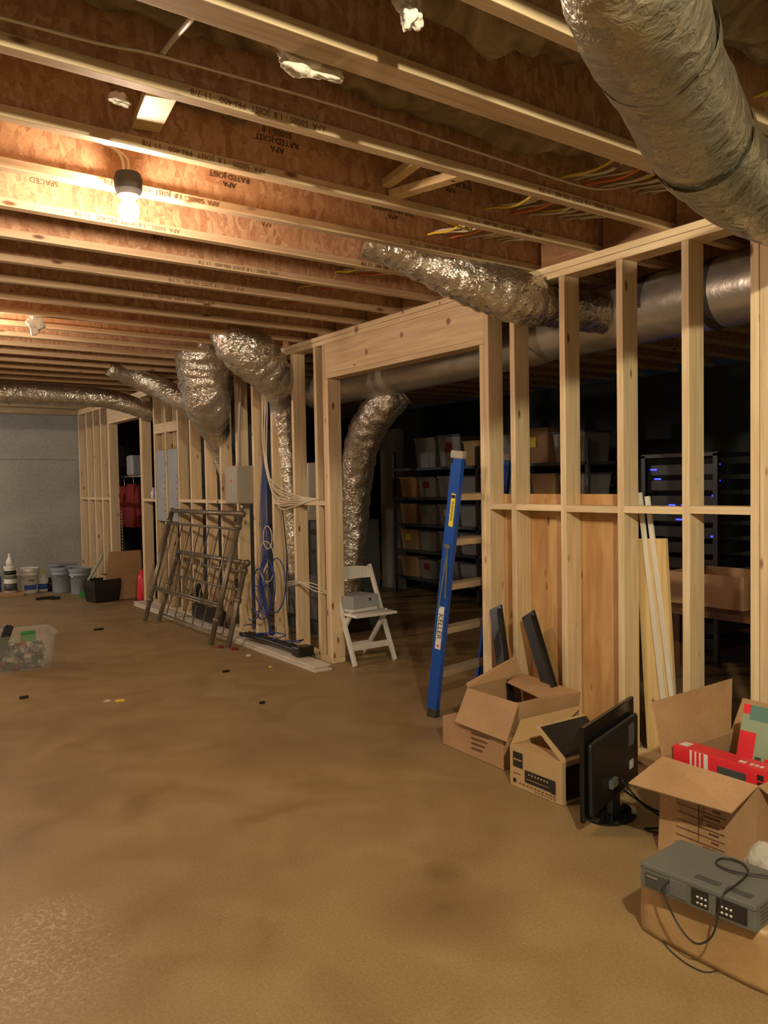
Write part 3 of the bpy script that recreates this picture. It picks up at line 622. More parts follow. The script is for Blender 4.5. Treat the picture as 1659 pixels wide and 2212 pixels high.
bm = new(); bx(bm, -0.15, 0.15, -0.11, 0.11, 0.03, 0.135); obj('body', bm, M['panel'], th, bevel=0.008)
bm = new(); bx(bm, -0.14, 0.14, -0.105, 0.105, 0.0, 0.03); obj('base', bm, M['white'], th, bevel=0.004)
bm = new(); lathe(bm, [(0.016, 0), (0.016, 0.006)], c=(0.04, -0.111, 0.10), tilt=Matrix.Rotation(math.pi/2, 3, 'X'), seg=16); obj('button', bm, M['steel'], th)

# ================================================================ BLUE LADDER
base = Vector((3.235, 4.09, 0.0)); wd = Vector((0.975, 0.22, 0)).normalized(); dd = Vector((0.22, -0.975, 0)).normalized()
lean = (Vector((0.07, -0.22, 1.70))).normalized()
dd = (dd - lean*dd.dot(lean)).normalized(); wdir = lean.cross(dd).normalized(); 
if wdir.dot(wd) < 0: wdir = -wdir
th = thing('step_ladder', 'closed blue fibreglass step ladder leaning in the wide opening', 'ladder', tuple(base))
LL = 1.74
def P3(l, w_, d): return tuple(base + lean*l + wdir*w_ + dd*d)
def lbar(l0, l1, w0, w1, d0, d1, name, mt, bevel=0.0, par=None):
    bm = new(); vs = [bm.verts.new(P3(l, w_, d)) for l in (l0, l1) for (w_, d) in ((w0, d0), (w1, d0), (w1, d1), (w0, d1))]
    for f in ((0, 1, 2, 3), (4, 5, 6, 7), (0, 1, 5, 4), (1, 2, 6, 5), (2, 3, 7, 6), (3, 0, 4, 7)): bm.faces.new([vs[i] for i in f])
    return obj(name, bm, mt, par or th, bevel=bevel, world=True)
for w0 in (0.0, 0.58):
    s = 1 if w0 == 0 else -1; rn = 'side_rail'
    lbar(0.03, LL-0.03, w0, w0+0.005*s, 0, 0.062, 'side_rail', M['blue'])
    lbar(0.03, LL-0.03, w0+0.005*s, w0+0.038*s, 0.056, 0.062, 'rail_flange', M['blue'])
    lbar(0.06, LL-0.08, w0+0.008*s, w0+0.038*s, -0.022, -0.002, 'rear_rail', M['blue'])
    lbar(0.0, 0.06, w0-0.004*s, w0+0.042*s, -0.005, 0.066, 'foot', M['rubber'], 0.004)
for k in range(5):
    l = 0.27+k*0.29; lbar(l, l+0.042, 0.040, 0.54, -0.001, 0.061, 'tread', M['tread'], 0.003)
for w0 in (0.0, 0.545): lbar(LL-0.05, LL+0.0, w0-0.006, w0+0.044, -0.026, 0.068, 'end_cap', M['meter'], 0.008)
for d0, d1, l1 in ((0.004, 0.008, 0.73), (0.046, 0.050, 0.80)):
    bm = new(); beam(bm, P3(1.13, -0.008, 0.03), P3(l1, -0.008, d0*0+d1+0.0), 0.004, 0.012, tuple(dd)); obj('spreader_brace', bm, M['grey'], th, world=True)
lbar(1.12, 1.145, -0.010, -0.001, 0.003, 0.045, 'brace_pivot', M['grey'])
lb = lbar(0.46, 0.80-0.06, -0.003, -0.0005, 0.005, 0.048, 'brand_label', M['white'])
text('brand_text', 'KELLER', 0.052, M['ink'], P3(0.61, -0.0035, 0.026), tuple(-lean), tuple(dd), th)
lbar(0.475, 0.49, -0.0045, -0.002, 0.02, 0.034, 'brand_mark', M['red'])
lbar(1.26, 1.47, -0.003, -0.0005, 0.014, 0.047, 'warning_label', M['yellow'])
lbar(1.44, 1.462, -0.0042, -0.002, 0.016, 0.045, 'label_band', M['ink'])
text('label_text', 'WARNING', 0.026, M['ink'], P3(1.36, -0.0042, 0.03), tuple(-lean), tuple(dd), th)

# ================================================================ BOXES ALONG THE WALL
def sheet(name, quads, mt, par, th_=0.005, label=None):
    bm = new()
    for q in quads: quad(bm, *q)
    bmesh.ops.remove_doubles(bm, verts=bm.verts, dist=0.001)
    return obj(name, bm, mt, par, solid=th_, world=True, label=label)
def carton(name, label, b, t_, mt, floor_z=0.004):
    """b, t_: four bottom and four top corners, in order; open top"""
    th = thing(name, label, 'cardboard box', tuple(Vector(b[0]).lerp(Vector(b[2]), 0.5)))
    qs = [(b[i], b[(i+1) % 4], t_[(i+1) % 4], t_[i]) for i in range(4)] + [(b[3], b[2], b[1], b[0])]
    sheet('body', qs, mt, th)
    return th
def V3(*a): return Vector(a)
# low carton with the leftmost open carton on it
b = [(2.962, 3.60, .004), (2.935, 3.07, .004), (3.46, 3.04, .004), (3.48, 3.58, .004)]; tt = [(x, y, .165) for x, y, z in b]
c0 = thing('cardboard_box', 'low dark brown carton under the open box with the pinkish flap', 'cardboard box', (3.2, 3.3, 0.0))
sheet('body', [(b[i], b[(i+1) % 4], tt[(i+1) % 4], tt[i]) for i in range(4)] + [tuple(tt), tuple(b[::-1])], M['card'], c0)
bm = new(); [bx(bm, 2.938, 2.9425, 3.18+0.02*k, 3.33, 0.135-0.028*k, 0.141-0.028*k) for k in range(4)]; obj('printing', bm, M['inkbrown'], c0, world=True)
b = [(3.06, 3.53, .172), (3.03, 3.05, .172), (3.46, 3.02, .172), (3.49, 3.52, .172)]
tt = [(3.085, 3.52, .325), (3.035, 3.055, .342), (3.47, 3.01, .34), (3.52, 3.51, .345)]
c1 = carton('cardboard_box', 'open brown box with a wide pinkish flap folded out, leftmost by the opening', b, tt, M['card'])
sheet('flap', [(tt[0], tt[1], (2.900,3.007,0.174), (2.930,3.454,0.168))], M['card'], c1)
sheet('flap', [(tt[0], tt[3], (3.50, 3.55, .45), (3.10, 3.55, .345))], M['card'], c1)
sheet('flap', [(tt[2], tt[3], (3.34, 3.46, .33), (3.27, 3.08, .31))], M['card'], c1)
sheet('flap', [(tt[1], tt[2], (3.44, 3.17, .30), (3.08, 3.20, .29))], M['card'], c1)
# receiver box
X0, X1, Y0, Y1, Z1 = 2.822, 3.15, 2.56, 2.902, 0.203
b = [(X0, Y1, .004), (X0, Y0, .004), (X1, Y0, .004), (X1, Y1, .004)]; tt = [(x, y, Z1) for x, y, z in b]
c2 = carton('cardboard_box', 'tan receiver box with a black stereo pictured on its side', b, tt, M['card2'])
sheet('flap', [(tt[0], tt[3], (3.491,3.000,0.268), (2.985,2.990,0.278))], M['card2'], c2)
sheet('flap', [(tt[1], tt[2], (X1+.03, Y0+0.17, Z1+0.13), (X0+0.03, Y0+0.2, Z1+0.12))], M['card2'], c2)
sheet('flap', [(tt[0], tt[1], (X0+0.12, Y0+0.02, Z1-0.012), (X0+0.12, Y1-0.02, Z1-0.012))], M['card2'], c2)
bm = new(); bx(bm, X0+.02, X1-.02, Y0-0.0045, Y0-0.003, 0.02, 0.18); obj('side_print', bm, M['dark'], c2, world=True)
bm = new(); quad(bm, (X0+.035, Y0+0.014, Z1+0.018), (X1+.01, Y0+0.012, Z1+0.018), (X1+.02, Y0+0.155, Z1+0.126), (X0+0.05, Y0+0.183, Z1+0.118)); obj('inner_picture', bm, M['dark'], c2, world=True, solid=0.002)
f = X0-0.0035
bm = new(); bx(bm, f-0.001, f, 2.815, 2.88, 0.105, 0.18); obj('logo_square', bm, M['ink'], c2, world=True)
bm = new(); [bx(bm, f-0.0022, f-0.001, 2.82+k*0.0115, 2.828+k*0.0115, 0.139, 0.146) for k in range(5)]; obj('logo_text', bm, M['card2'], c2, world=True)
bm = new(); bx(bm, f-0.001, f, 2.60, 2.80, 0.045, 0.105); bx(bm, f-0.0012, f, 2.60, 2.63, 0.04, 0.10); pr = obj('stereo_picture', bm, M['ink'], c2, world=True)
bm = new()
for k in range(7): bx(bm, f-0.0018, f-0.001, 2.645+k*0.02, 2.655+k*0.02, 0.085, 0.092)
bx(bm, f-0.0018, f-0.001, 2.64, 2.79, 0.062, 0.064); obj('stereo_detail', bm, M['card2'], c2, world=True)
bm = new(); bx(bm, f-0.001, f, 2.86, 2.88, 0.025, 0.045); obj('logo_square', bm, M['ink'], c2, world=True)
bm = new(); [bx(bm, f-0.0008, f, 2.60+k*0.025, 2.615+k*0.025, 0.026, 0.032) for k in range(10)]; [bx(bm, f-0.0008, f, 2.60+k*0.02, 2.612+k*0.02, 0.014, 0.018) for k in range(7)]; obj('printing', bm, M['inkbrown'], c2, world=True)
bm = new(); [bx(bm, f-0.0008, f, 2.83+k*0.018, 2.842+k*0.018, 0.07, 0.075) for k in range(3)]; obj('printing', bm, M['inkbrown'], c2, world=True)
# television seen from behind
th = thing('television', 'black flat television on its stand seen from behind', 'television', (2.93, 2.37, 0), math.atan2(0.31, 0.95))
bm = new(); bx(bm, -0.30, 0.32, 0.0, 0.022, 0.055, 0.47); obj('bezel', bm, M['gloss'], th, bevel=0.006)
bm = new(); bx(bm, -0.28, 0.30, -0.03, 0.0, 0.08, 0.40); obj('rear_housing', bm, M['dark'], th, bevel=0.02)
bm = new(); lathe(bm, [(0.15, 0), (0.15, 0.008), (0.12, 0.016)], c=(0, 0, 0), seg=32)
for v in bm.verts: v.co.x *= 1.0; v.co.y *= 0.75
obj('stand_base', bm, M['gloss'], th)
bm = new(); bx(bm, -0.05, 0.05, -0.03, 0.0, 0.014, 0.14); obj('stand_neck', bm, M['dark'], th, bevel=0.008)
bm = new(); bx(bm, 0.16, 0.23, -0.032, -0.0302, 0.27, 0.37); obj('rating_label', bm, M['grey'], th)
bm = new(); bx(bm, 0.17, 0.215, -0.033, -0.0302, 0.16, 0.2); obj('sticker', bm, M['white'], th)
bm = new(); bx(bm, -0.10, -0.03, -0.05, -0.03, 0.15, 0.19); obj('port_block', bm, M['grey'], th, bevel=0.004)
bm = new()
for k in range(8): bx(bm, -0.2+k*0.05, -0.17+k*0.05, -0.032, -0.0302, 0.37, 0.375)
obj('vent', bm, M['ink'], th)
cable('power_cord', 'black power cord trailing from the television towards the big box', [(2.96, 2.33, 0.16), (3.02, 2.27, 0.06), (3.06, 2.2, 0.01), (2.98, 2.12, 0.01), (2.90, 2.16, 0.01), (2.92, 2.08, 0.01), (3.0, 2.05, 0.01)], 0.005, M['blackcable'])
cable('power_cord', 'second black cord looped on the floor behind the television', [(3.0, 2.36, 0.10), (3.1, 2.25, 0.01), (3.16, 2.15, 0.01), (3.05, 2.07, 0.01), (2.97, 2.07, 0.01), (3.02, 2.15, 0.012), (3.12, 2.2, 0.012)], 0.005, M['blackcable'])
# big box with toys
X0, X1, Y0, Y1, Z1 = 2.785, 3.28, 1.60, 2.01, 0.385
b = [(X0, Y1, .004), (X0, Y0, .004), (X1, Y0, .004), (X1, Y1, .004)]; tt = [(x+0.03, y, Z1) for x, y, z in b]
c3 = carton('cardboard_box', 'big open moving box filled with red toy packages at the right edge', b, tt, M['card'])
sheet('flap', [(tt[0], tt[1], (2.689,1.630,0.305), (2.594,2.010,0.325))], M['card'], c3)
sheet('flap', [(tt[0], tt[3], (3.470,2.100,0.590), (2.842,2.080,0.592))], M['card'], c3)
sheet('flap', [(tt[2], tt[3], (X1+.13, Y1, Z1+.14), (X1+.13, Y0, Z1+0.14))], M['card'], c3)
sheet('flap', [(tt[1], tt[2], (X1+0.03, Y0-0.17, Z1-.10), (X0+0.06, Y0-0.17, Z1-.10))], M['card'], c3)
bm = new()
for k in range(7): bx(bm, X0-0.0055+0.03*(0.25-k*0.03)/0.385, X0-0.003+0.03*(0.25-k*0.03)/0.385, 1.72, 1.93, 0.25-k*0.03, 0.252-k*0.03)
bx(bm, X0+0.006, X0+0.0105, 1.83, 1.832, 0.06, 0.25); obj('printing', bm, M['inkbrown'], c3, world=True)
bm = new(); [bx(bm, X0-0.0045+0.03*(0.237-k*0.03)/0.385, X0-0.002+0.03*(0.237-k*0.03)/0.385, 1.745, 1.745+0.03+0.012*((k*3) % 4), 0.233-k*0.03, 0.241-k*0.03) for k in range(6)]; obj('printing', bm, M['inkbrown'], c3, world=True)
# red toy packages
th = thing('toy_package', 'long red toy carton with a white striped emblem lying in front in the big box', 'toy box', (2.915, 1.80, 0.0), 0)
def tq(bm, y0, y1, z0, z1, x): bx(bm, x-0.001, x+0.0005, y0, y1, z0, z1)
bm = new(); bx(bm, -0.045, 0.05, -0.20, 0.20, 0.18, 0.425); obj('carton', bm, M['red'], th, bevel=0.002)
bm = new(); bx(bm, -0.047, -0.0448, 0.04, 0.12, 0.33, 0.424); obj('letter_patch', bm, M['white'], th)
bm = new(); [bx(bm, -0.0485, -0.0468, y, y+0.011, 0.365, 0.424) for y in (0.058, 0.078, 0.098)]; obj('letter_bars', bm, M['red'], th)
bm = new(); bx(bm, -0.047, -0.0448, -0.12, 0.0, 0.32, 0.395); obj('display_window', bm, M['grey2'], th, bevel=0.001)
bm = new(); bx(bm, -0.02, 0.03, 0.15, 0.19, 0.4252, 0.4262); obj('barcode_label', bm, M['white'], th)
bm = new(); [bx(bm, -0.02, 0.0, y, y+0.012, 0.4252, 0.4262) for y in (-0.17, -0.15, -0.13, -0.10, -0.085)]; obj('top_print', bm, M['white'], th)
bm = new()
for k in range(3): bx(bm, -0.047, -0.0448, -0.19, -0.165, 0.33+k*0.028, 0.35+k*0.028)
obj('side_pictures', bm, M['ink'], th)
th = thing('toy_package', 'tall red and sage toy carton tilted behind the long red one', 'toy box', (3.05, 1.75, 0.30), 0.0)
R_ = Matrix.Rotation(0.30, 3, 'Y')
def tp(name, x0, x1, y0, y1, z0, z1, mt):
    bm = new(); bx(bm, x0, x1, y0, y1, z0, z1, R_, (0, 0, 0)); return obj(name, bm, mt, th)
tp('carton', -0.005, 0.04, -0.24, 0.09, 0.0, 0.30, M['sage'])
tp('red_panel', -0.0065, -0.0049, 0.02, 0.089, 0.0, 0.19, M['red']); tp('red_panel', -0.0065, -0.0049, 0.06, 0.089, 0.26, 0.299, M['red'])
tp('sky_panel', -0.0062, -0.0049, -0.24, 0.059, 0.24, 0.299, mat('sky_print', (0.10, 0.22, 0.20), 0.5))
tp('car_picture', -0.0075, -0.0049, -0.20, -0.03, 0.05, 0.10, M['red']); tp('car_picture', -0.0075, -0.0049, -0.10, -0.05, 0.10, 0.18, mat('magenta_print', (0.5, 0.02, 0.15), 0.5)); tp('wheel_picture', -0.008, -0.0049, -0.015, 0.01, 0.03, 0.10, M['grey2']); tp('wheel_picture', -0.008, -0.0049, -0.13, -0.10, 0.08, 0.11, M['ink'])
th = thing('clear_bag', 'clear plastic bag slumped behind the big box by the studs', 'bag', (3.25, 2.16, 0.0))
bm = new(); bmesh.ops.create_icosphere(bm, subdivisions=4, radius=1)
for v in bm.verts: q = v.co.copy(); k = 1+0.35*noise.noise(q*3); v.co = Vector((q.x*0.10*k, q.y*0.05*k, 0.2+q.z*0.19*k))
obj('film', bm, M['bag'], th, smooth=True)
# parcel and recorder
bm = new(); bmesh.ops.create_grid(bm, x_segments=1, y_segments=1, size=1); bm.clear()
bx(bm, 2.232, 2.56, 1.235, 1.70, 0.002, 0.188)
bmesh.ops.subdivide_edges(bm, edges=bm.edges, cuts=9, use_grid_fill=True)
for v in bm.verts:
    q = v.co; k = noise.noise(q*7)*0.006; cx, cy = (q.x-2.396)/0.164, (q.y-1.4675)/0.2325
    v.co = q + Vector((cx*k-cx*abs(cy)**6*0.012, cy*k-cy*abs(cx)**6*0.012, k*0.8 if q.z > 0.15 else 0))
tag(obj('parcel', bm, M['kraft'], smooth=True, bevel=0.0), 'brown kraft parcel with rounded corners under the grey recorder', 'parcel')
th = thing('video_recorder', 'grey boxy video recorder lying on the kraft parcel', 'video recorder', (2.19, 1.45, 0.192), math.atan2(0.03, 0.37))
# local: front face at x=0, y from -0.19 to 0.19 ; depth +x
bm = new(); bx(bm, 0, 0.25, -0.19, 0.19, 0.0, 0.082); obj('case', bm, M['grey'], th, bevel=0.005)
bm = new(); bx(bm, -0.003, 0.001, 0.095, 0.17, 0.012, 0.056); obj('front_window', bm, M['grey2'], th)
bm = new(); bx(bm, -0.005, 0.0, 0.125, 0.165, 0.044, 0.049); obj('badge', bm, M['steel'], th)
bm = new(); bx(bm, -0.003, 0.001, 0.025, 0.085, 0.012, 0.066); obj('flap_door', bm, M['grey'], th, bevel=0.003)
for y0, y1 in ((-0.045, 0.01), (-0.165, -0.07)):
    bm = new(); bx(bm, -0.003, 0.001, y0, y1, 0.014, 0.064); obj('jack_bay', bm, M['ink'], th)
for k in range(12):
    r_, c_ = k % 3, k//3; y = (-0.038+0.013*r_) if c_ < 2 else (-0.09-0.014*r_)
    bm = new(); tube(bm, [(-0.008, y, 0.025+0.018*(c_ % 2)), (0, y, 0.025+0.018*(c_ % 2))], 0.0045, 10, smooth=False); obj('jack', bm, M['steel'], th, smooth=True)
for y0, y1 in ((-0.06, 0.02), (-0.16, -0.08)):
    bm = new()
    for k in range(5): bx(bm, 0.03+k*0.006, 0.033+k*0.006, y0, y1, 0.082, 0.0832)
    obj('vent', bm, M['grey2'], th)
bm = new()
for k in range(5): bx(bm, 0.03, 0.22, -0.1908, -0.1898, 0.015+k*0.012, 0.02+k*0.012)
obj('vent', bm, M['grey2'], th)
bm = new(); bx(bm, -0.001, 0.25, -0.1901, 0.1901, 0.066, 0.0675); obj('seam', bm, M['grey2'], th)
pts = [(2.183, 1.535, 0.250), (2.165, 1.545, 0.215), (2.165, 1.49, 0.13), (2.165, 1.43, 0.10), (2.165, 1.375, 0.15), (2.17, 1.355, 0.24), (2.185, 1.35, 0.281), (2.28, 1.36, 0.281), (2.37, 1.38, 0.281), (2.41, 1.43, 0.282), (2.39, 1.48, 0.282), (2.34, 1.47, 0.282), (2.33, 1.40, 0.286), (2.37, 1.33, 0.29), (2.40, 1.26, 0.285), (2.45, 1.1, 0.27)]
cable('recorder_cord', 'thin grey cord looping over the recorder and down its front', pts, 0.0032, M['blackcable'])
cable('floor_wire', 'thin wire curling on the floor beside the parcel', [(2.235, 1.60, 0.005), (2.205, 1.54, 0.005), (2.188, 1.47, 0.005), (2.195, 1.42, 0.005), (2.23, 1.40, 0.005)], 0.002, M['blackcable'])
th = thing('plastic_wrap', 'crumpled clear plastic wrap behind the recorder at the right edge', 'plastic bag', (2.62, 1.40, 0.0))
bm = new(); bmesh.ops.create_icosphere(bm, subdivisions=4, radius=1)
for v in bm.verts: q = v.co.copy(); k = 1+0.4*noise.noise(q*2.5); v.co = Vector((q.x*0.05*k, q.y*0.13*k, 0.14+q.z*0.14*k))
obj('film', bm, M['bag'], th, smooth=True)

# ---------------------------------------------------------------- panels and strips in the bays
bm = new(); bx(bm, 3.70, 3.712, 2.88, 3.93, 0.05, 1.442); tag(obj('plywood_sheet', bm, M['ply']), 'reddish plywood sheet standing behind the right studs', 'plywood')
bm = new(); beam(bm, (3.735, 2.66, 0.0), (3.72, 2.72, 1.20), 0.19, 0.02, (1, 0, 0)); tag(obj('pine_board', bm, M['plank']), 'pale knotty pine board standing beside the plywood', 'board')
for i, (x, y0, y1, z1) in enumerate(((XW+T+0.002, 2.66, 2.83, 1.45), (XW+T+0.004, 2.60, 2.78, 1.43))):
    bm = new(); beam(bm, (x+0.01, y0-0.06, 0.01), (x+0.012, y1-0.04, z1), 0.028, 0.016, (1, 0, 0)); tag(obj('trim_strip', bm, M['whitewood'], bevel=0.002), ['left one of two thin white strips leaning behind the studs', 'right one of two thin white strips leaning behind the studs'][i], 'trim strip')
for i, (a, b_, lb) in enumerate((((3.540,3.758,0.722), (3.430,3.563,0.306), 'black corner channel leaning on the post, left of its twin'), ((3.540,3.473,0.715), (3.470,3.250,0.360), 'black corner channel leaning beside the first one, dipping behind the box'))):
    a_, c_ = Vector(a), Vector(b_); bt = a_ + (c_-a_)*((a_.z-0.02)/(a_.z-c_.z)) if i else a_ + (c_-a_)*((a_.z-0.02)/(a_.z-c_.z))
    bm = new(); beam(bm, tuple(a_), tuple(bt), 0.115, 0.012, (1, 0, 0)); th = tag(obj('corner_channel', bm, M['dark']), lb, 'plastic channel')
    bm = new(); beam(bm, tuple(a_+Vector((-0.02, -0.055, 0))), tuple(bt+Vector((-0.02, -0.055, 0))), 0.010, 0.045, (1, 0, 0)); obj('lip', bm, M['dark'], th, world=True)

# ================================================================ TOTE on the floor at left
th = thing('storage_tote', 'frosted clear tote full of small parts on the floor at the left edge', 'storage tote', (1.44, 7.42, 0), -0.06)
def rr(bm, w_, d, z, r=0.05, n=5):
    vs = []
    for sx, sy, a0 in ((1, 1, 0), (-1, 1, 90), (-1, -1, 180), (1, -1, 270)):
        for k in range(n+1):
            a = math.radians(a0+90*k/n); vs.append(bm.verts.new((sx*(w_-r)+r*math.cos(a), sy*(d-r)+r*math.sin(a), z)))
    return vs
def loft(bm, rings, bottom=True, top=False):
    for A_, B_ in zip(rings, rings[1:]):
        n_ = len(A_)
        for k in range(n_): bm.faces.new((A_[k], A_[(k+1) % n_], B_[(k+1) % n_], B_[k]))
    if bottom: bm.faces.new(rings[0][::-1])
    if top: bm.faces.new(rings[-1])
bm = new(); loft(bm, [rr(bm, 0.215, 0.18, 0.0), rr(bm, 0.22, 0.185, 0.02), rr(bm, 0.245, 0.21, 0.29), rr(bm, 0.26, 0.225, 0.295), rr(bm, 0.265, 0.23, 0.31)]); obj('tub', bm, M['tote'], th, smooth=False, solid=0.003)
tote = th
cm = [M['grey'], M['meter'], M['rubber'], M['grey2'], M['steel'], M['redcloth'], M['meter'], M['grey2'], M['sage']]
fill = []
for k in range(9):
    bm = new()
    for q in range(16):
        x, y, z = rnd.uniform(-.17, .17), rnd.uniform(-.14, .14), rnd.uniform(0.03, 0.19)
        rot = Matrix.Rotation(rnd.uniform(0, 3), 3, 'Z') @ Matrix.Rotation(rnd.uniform(0, 3), 3, 'X')
        s = rnd.uniform(0.012, 0.03); bx(bm, x-s, x+s, y-s*.6, y+s*.6, z-s*1.2, z+s*1.2, rot)
    o = obj('small_parts', bm, cm[k], tote); o['kind'] = 'stuff'; fill.append(o)
bm = new(); bx(bm, -0.2, -0.13, -0.15, -0.10, 0.1, 0.40, Matrix.Rotation(0.35, 3, 'Y')); o = tag(obj('black_handle', bm, M['dark'], bevel=0.01), 'black stick handle poking out of the clear tote', 'tool'); o.location = (1.44, 7.42, 0)
bm = new(); bx(bm, 0.0, 0.12, 0.0, 0.04, 0.2, 0.30); o = tag(obj('green_packet', bm, M['green'], bevel=0.01), 'green packet sticking up in the clear tote', 'packet'); o.location = (1.44, 7.42, 0)

# ================================================================ FAR CORNER: buckets, bottles, bags
def bucket(label, loc, mt, lid, r=0.145, h=0.37, band=None):
    th = thing('bucket', label, 'bucket', loc)
    bm = new(); lathe(bm, [(r*0.86, 0), (r*0.88, 0.01), (r*0.97, h*0.72), (r*1.06, h*0.73), (r*1.06, h*0.77), (r*0.99, h*0.78), (r*1.0, h*0.86), (r*1.07, h*0.87), (r*1.07, h*0.90), (r, h*0.91)], seg=32); obj('pail', bm, mt, th, smooth=True)
    bm = new(); lathe(bm, [(r*1.08, h*0.91), (r*1.09, h*0.99), (r*1.02, h), (r*0.98, h*0.975), (0.01, h*0.975)], seg=32); obj('lid', bm, lid, th, smooth=False)
    bm = new(); tube(bm, [(r*1.07*math.cos(a), r*1.07*math.sin(a), h*0.80-0.10*math.sin(a)**2*1.0) for a in [math.pi+0.3*k for k in range(11)]], 0.003, 6, 3); obj('handle', bm, M['steel'], th, smooth=True)
    if band:
        bm = new(); n_ = 10; R2 = r*0.955
        for k in range(n_):
            a0, a1 = -2.2+1.3*k/n_, -2.2+1.3*(k+1)/n_
            for (z0, z1, g0) in ((0.06, 0.13, 0),):
                quad(bm, (R2*math.cos(a0)*0.99, R2*math.sin(a0)*0.99, z0), (R2*math.cos(a1)*0.99, R2*math.sin(a1)*0.99, z0), (R2*math.cos(a1)*1.01, R2*math.sin(a1)*1.01, z1), (R2*math.cos(a0)*1.01, R2*math.sin(a0)*1.01, z1))
        obj('label', bm, band, th)
        bm = new(); [bx(bm, -0.02+k*0.018, -0.01+k*0.018, -r*0.965-0.004, -r*0.95, 0.18, 0.21) for k in range(4)]; obj('printing', bm, M['redcloth'], th)
    return th
bucket('white five gallon bucket with a blue label by the concrete wall', (2.577,12.647,0.000), M['white'], M['white'], band=M['bluelabel'])
bucket('grey lidded bucket further left of two by the stud wall', (2.986,12.406,0.000), M['bucket_g'], M['bucket_g'])
bucket('grey lidded bucket closest to the stud wall', (3.156,12.049,0.000), M['bucket_g'], M['bucket_g'])
th = thing('paint_tray', 'grey tray balanced across the two lidded buckets', 'tray', tuple(Vector((3.071,12.535,0.000))+Vector((0, .1, 0.375))), 0.4)
bm = new(); bx(bm, -0.17, 0.17, -0.12, 0.12, 0.0, 0.02); obj('pan', bm, M['bucket_g'], th, bevel=0.01)
def bottle(label, loc, prof, mt, capm, lab=None, name='bottle', cat='bottle'):
    th = thing(name, label, cat, loc)
    bm = new(); lathe(bm, prof, seg=24); obj('body', bm, mt, th, smooth=True)
    r_, z = prof[-1]; bm = new(); lathe(bm, [(r_*1.15, z), (r_*1.15, z+0.03), (r_*1.0, z+0.035)], seg=20); obj('cap', bm, capm, th, smooth=False)
    if lab:
        R2, z0, z1, lm = lab; bm = new(); lathe(bm, [(R2, z0), (R2, z1)], seg=24); obj('label', bm, lm, th, smooth=True)
# rack-like stack at the far left: cans and jugs on a small wood board
bm = new(); x_, y_, _ = (2.289,12.454,0.000); bx(bm, x_-0.45, x_+0.16, y_-0.10, y_+0.2, 0.0, 0.05); tag(obj('wood_board', bm, M['card'], bevel=0.004), 'low brown board under the cans at the left edge', 'board')
px_ = Vector((2.289,12.454,0.000))
bottle('large white paint can on the low board at far left', tuple(px_+Vector((0.02, 0.05, 0.051))), [(0.085, 0), (0.085, 0.19), (0.08, 0.2)], M['white'], M['grey'], (0.087, 0.03, 0.13, M['grey2']), 'paint_can', 'paint can')
bottle('white tub stacked on the large paint can', tuple(px_+Vector((0.02, 0.05, 0.287))), [(0.075, 0), (0.08, 0.10), (0.075, 0.11)], M['white'], M['white'], (0.0815, 0.02, 0.08, M['ink']), 'tub', 'tub')
bottle('white spray jug on top of the far left stack', tuple(px_+Vector((0.02, 0.05, 0.433))), [(0.05, 0), (0.055, 0.06), (0.03, 0.11), (0.018, 0.14)], M['white'], M['white'])
bottle('dark bottle cut by the left edge behind the cans', tuple(Vector((2.173,12.689,0.000))+Vector((0, 0.1, 0))), [(0.06, 0), (0.065, 0.25), (0.03, 0.33)], M['bluelabel'], M['redcloth'])
bottle('white jug with blue label between the buckets', (2.804,12.712,0.000), [(0.075, 0), (0.085, 0.02), (0.085, 0.16), (0.05, 0.24), (0.025, 0.27)], M['white'], M['yellow'], (0.087, 0.04, 0.12, M['bluelabel']))
bottle('dark green bottle with a white cap on the ledge behind the jug', tuple(Vector((2.971,13.677,0.000))), [(0.06, 0), (0.065, 0.28), (0.05, 0.36), (0.03, 0.4)], M['green'], M['white'])
bottle('small dark bottle beside the white jug', tuple(Vector((2.879,12.642,0.000))), [(0.035, 0), (0.04, 0.12), (0.02, 0.17)], M['dark'], M['dark'])
# black bin and green bag
th = thing('tool_bag', 'black square tote bag with raised green straps by the far studs', 'bag', (3.180,11.043,0.000), 0.15)
bm = new(); loft(bm, [rr(bm, 0.17, 0.14, 0.0, 0.02, 2), rr(bm, 0.20, 0.16, 0.20, 0.02, 2), rr(bm, 0.20, 0.16, 0.30, 0.02, 2)]); obj('body', bm, M['dark'], th, solid=0.006)
bm = new(); tube(bm, [(-0.18, 0.05, 0.28), (-0.08, 0.05, 0.42), (0.0, 0.05, 0.55), (0.03, 0.05, 0.62)], 0.018, 8); obj('strap', bm, M['sage'], th, smooth=True)
th = thing('shopping_bag', 'bright green folded bag lying left of the black tote bag', 'bag', (3.153,11.542,0.000), 0)
bm = new(); vs = [bm.verts.new(p) for p in ((-0.16, 0, 0), (0.1, -0.06, 0), (0.1, 0.06, 0), (0.08, 0, 0.30), (-0.14, 0.04, 0.06))]
for f_ in ((0, 1, 2), (0, 1, 4), (1, 3, 4), (1, 2, 3), (2, 3, 4), (0, 2, 4)): bm.faces.new([vs[i] for i in f_])
obj('cloth', bm, M['green'], th)
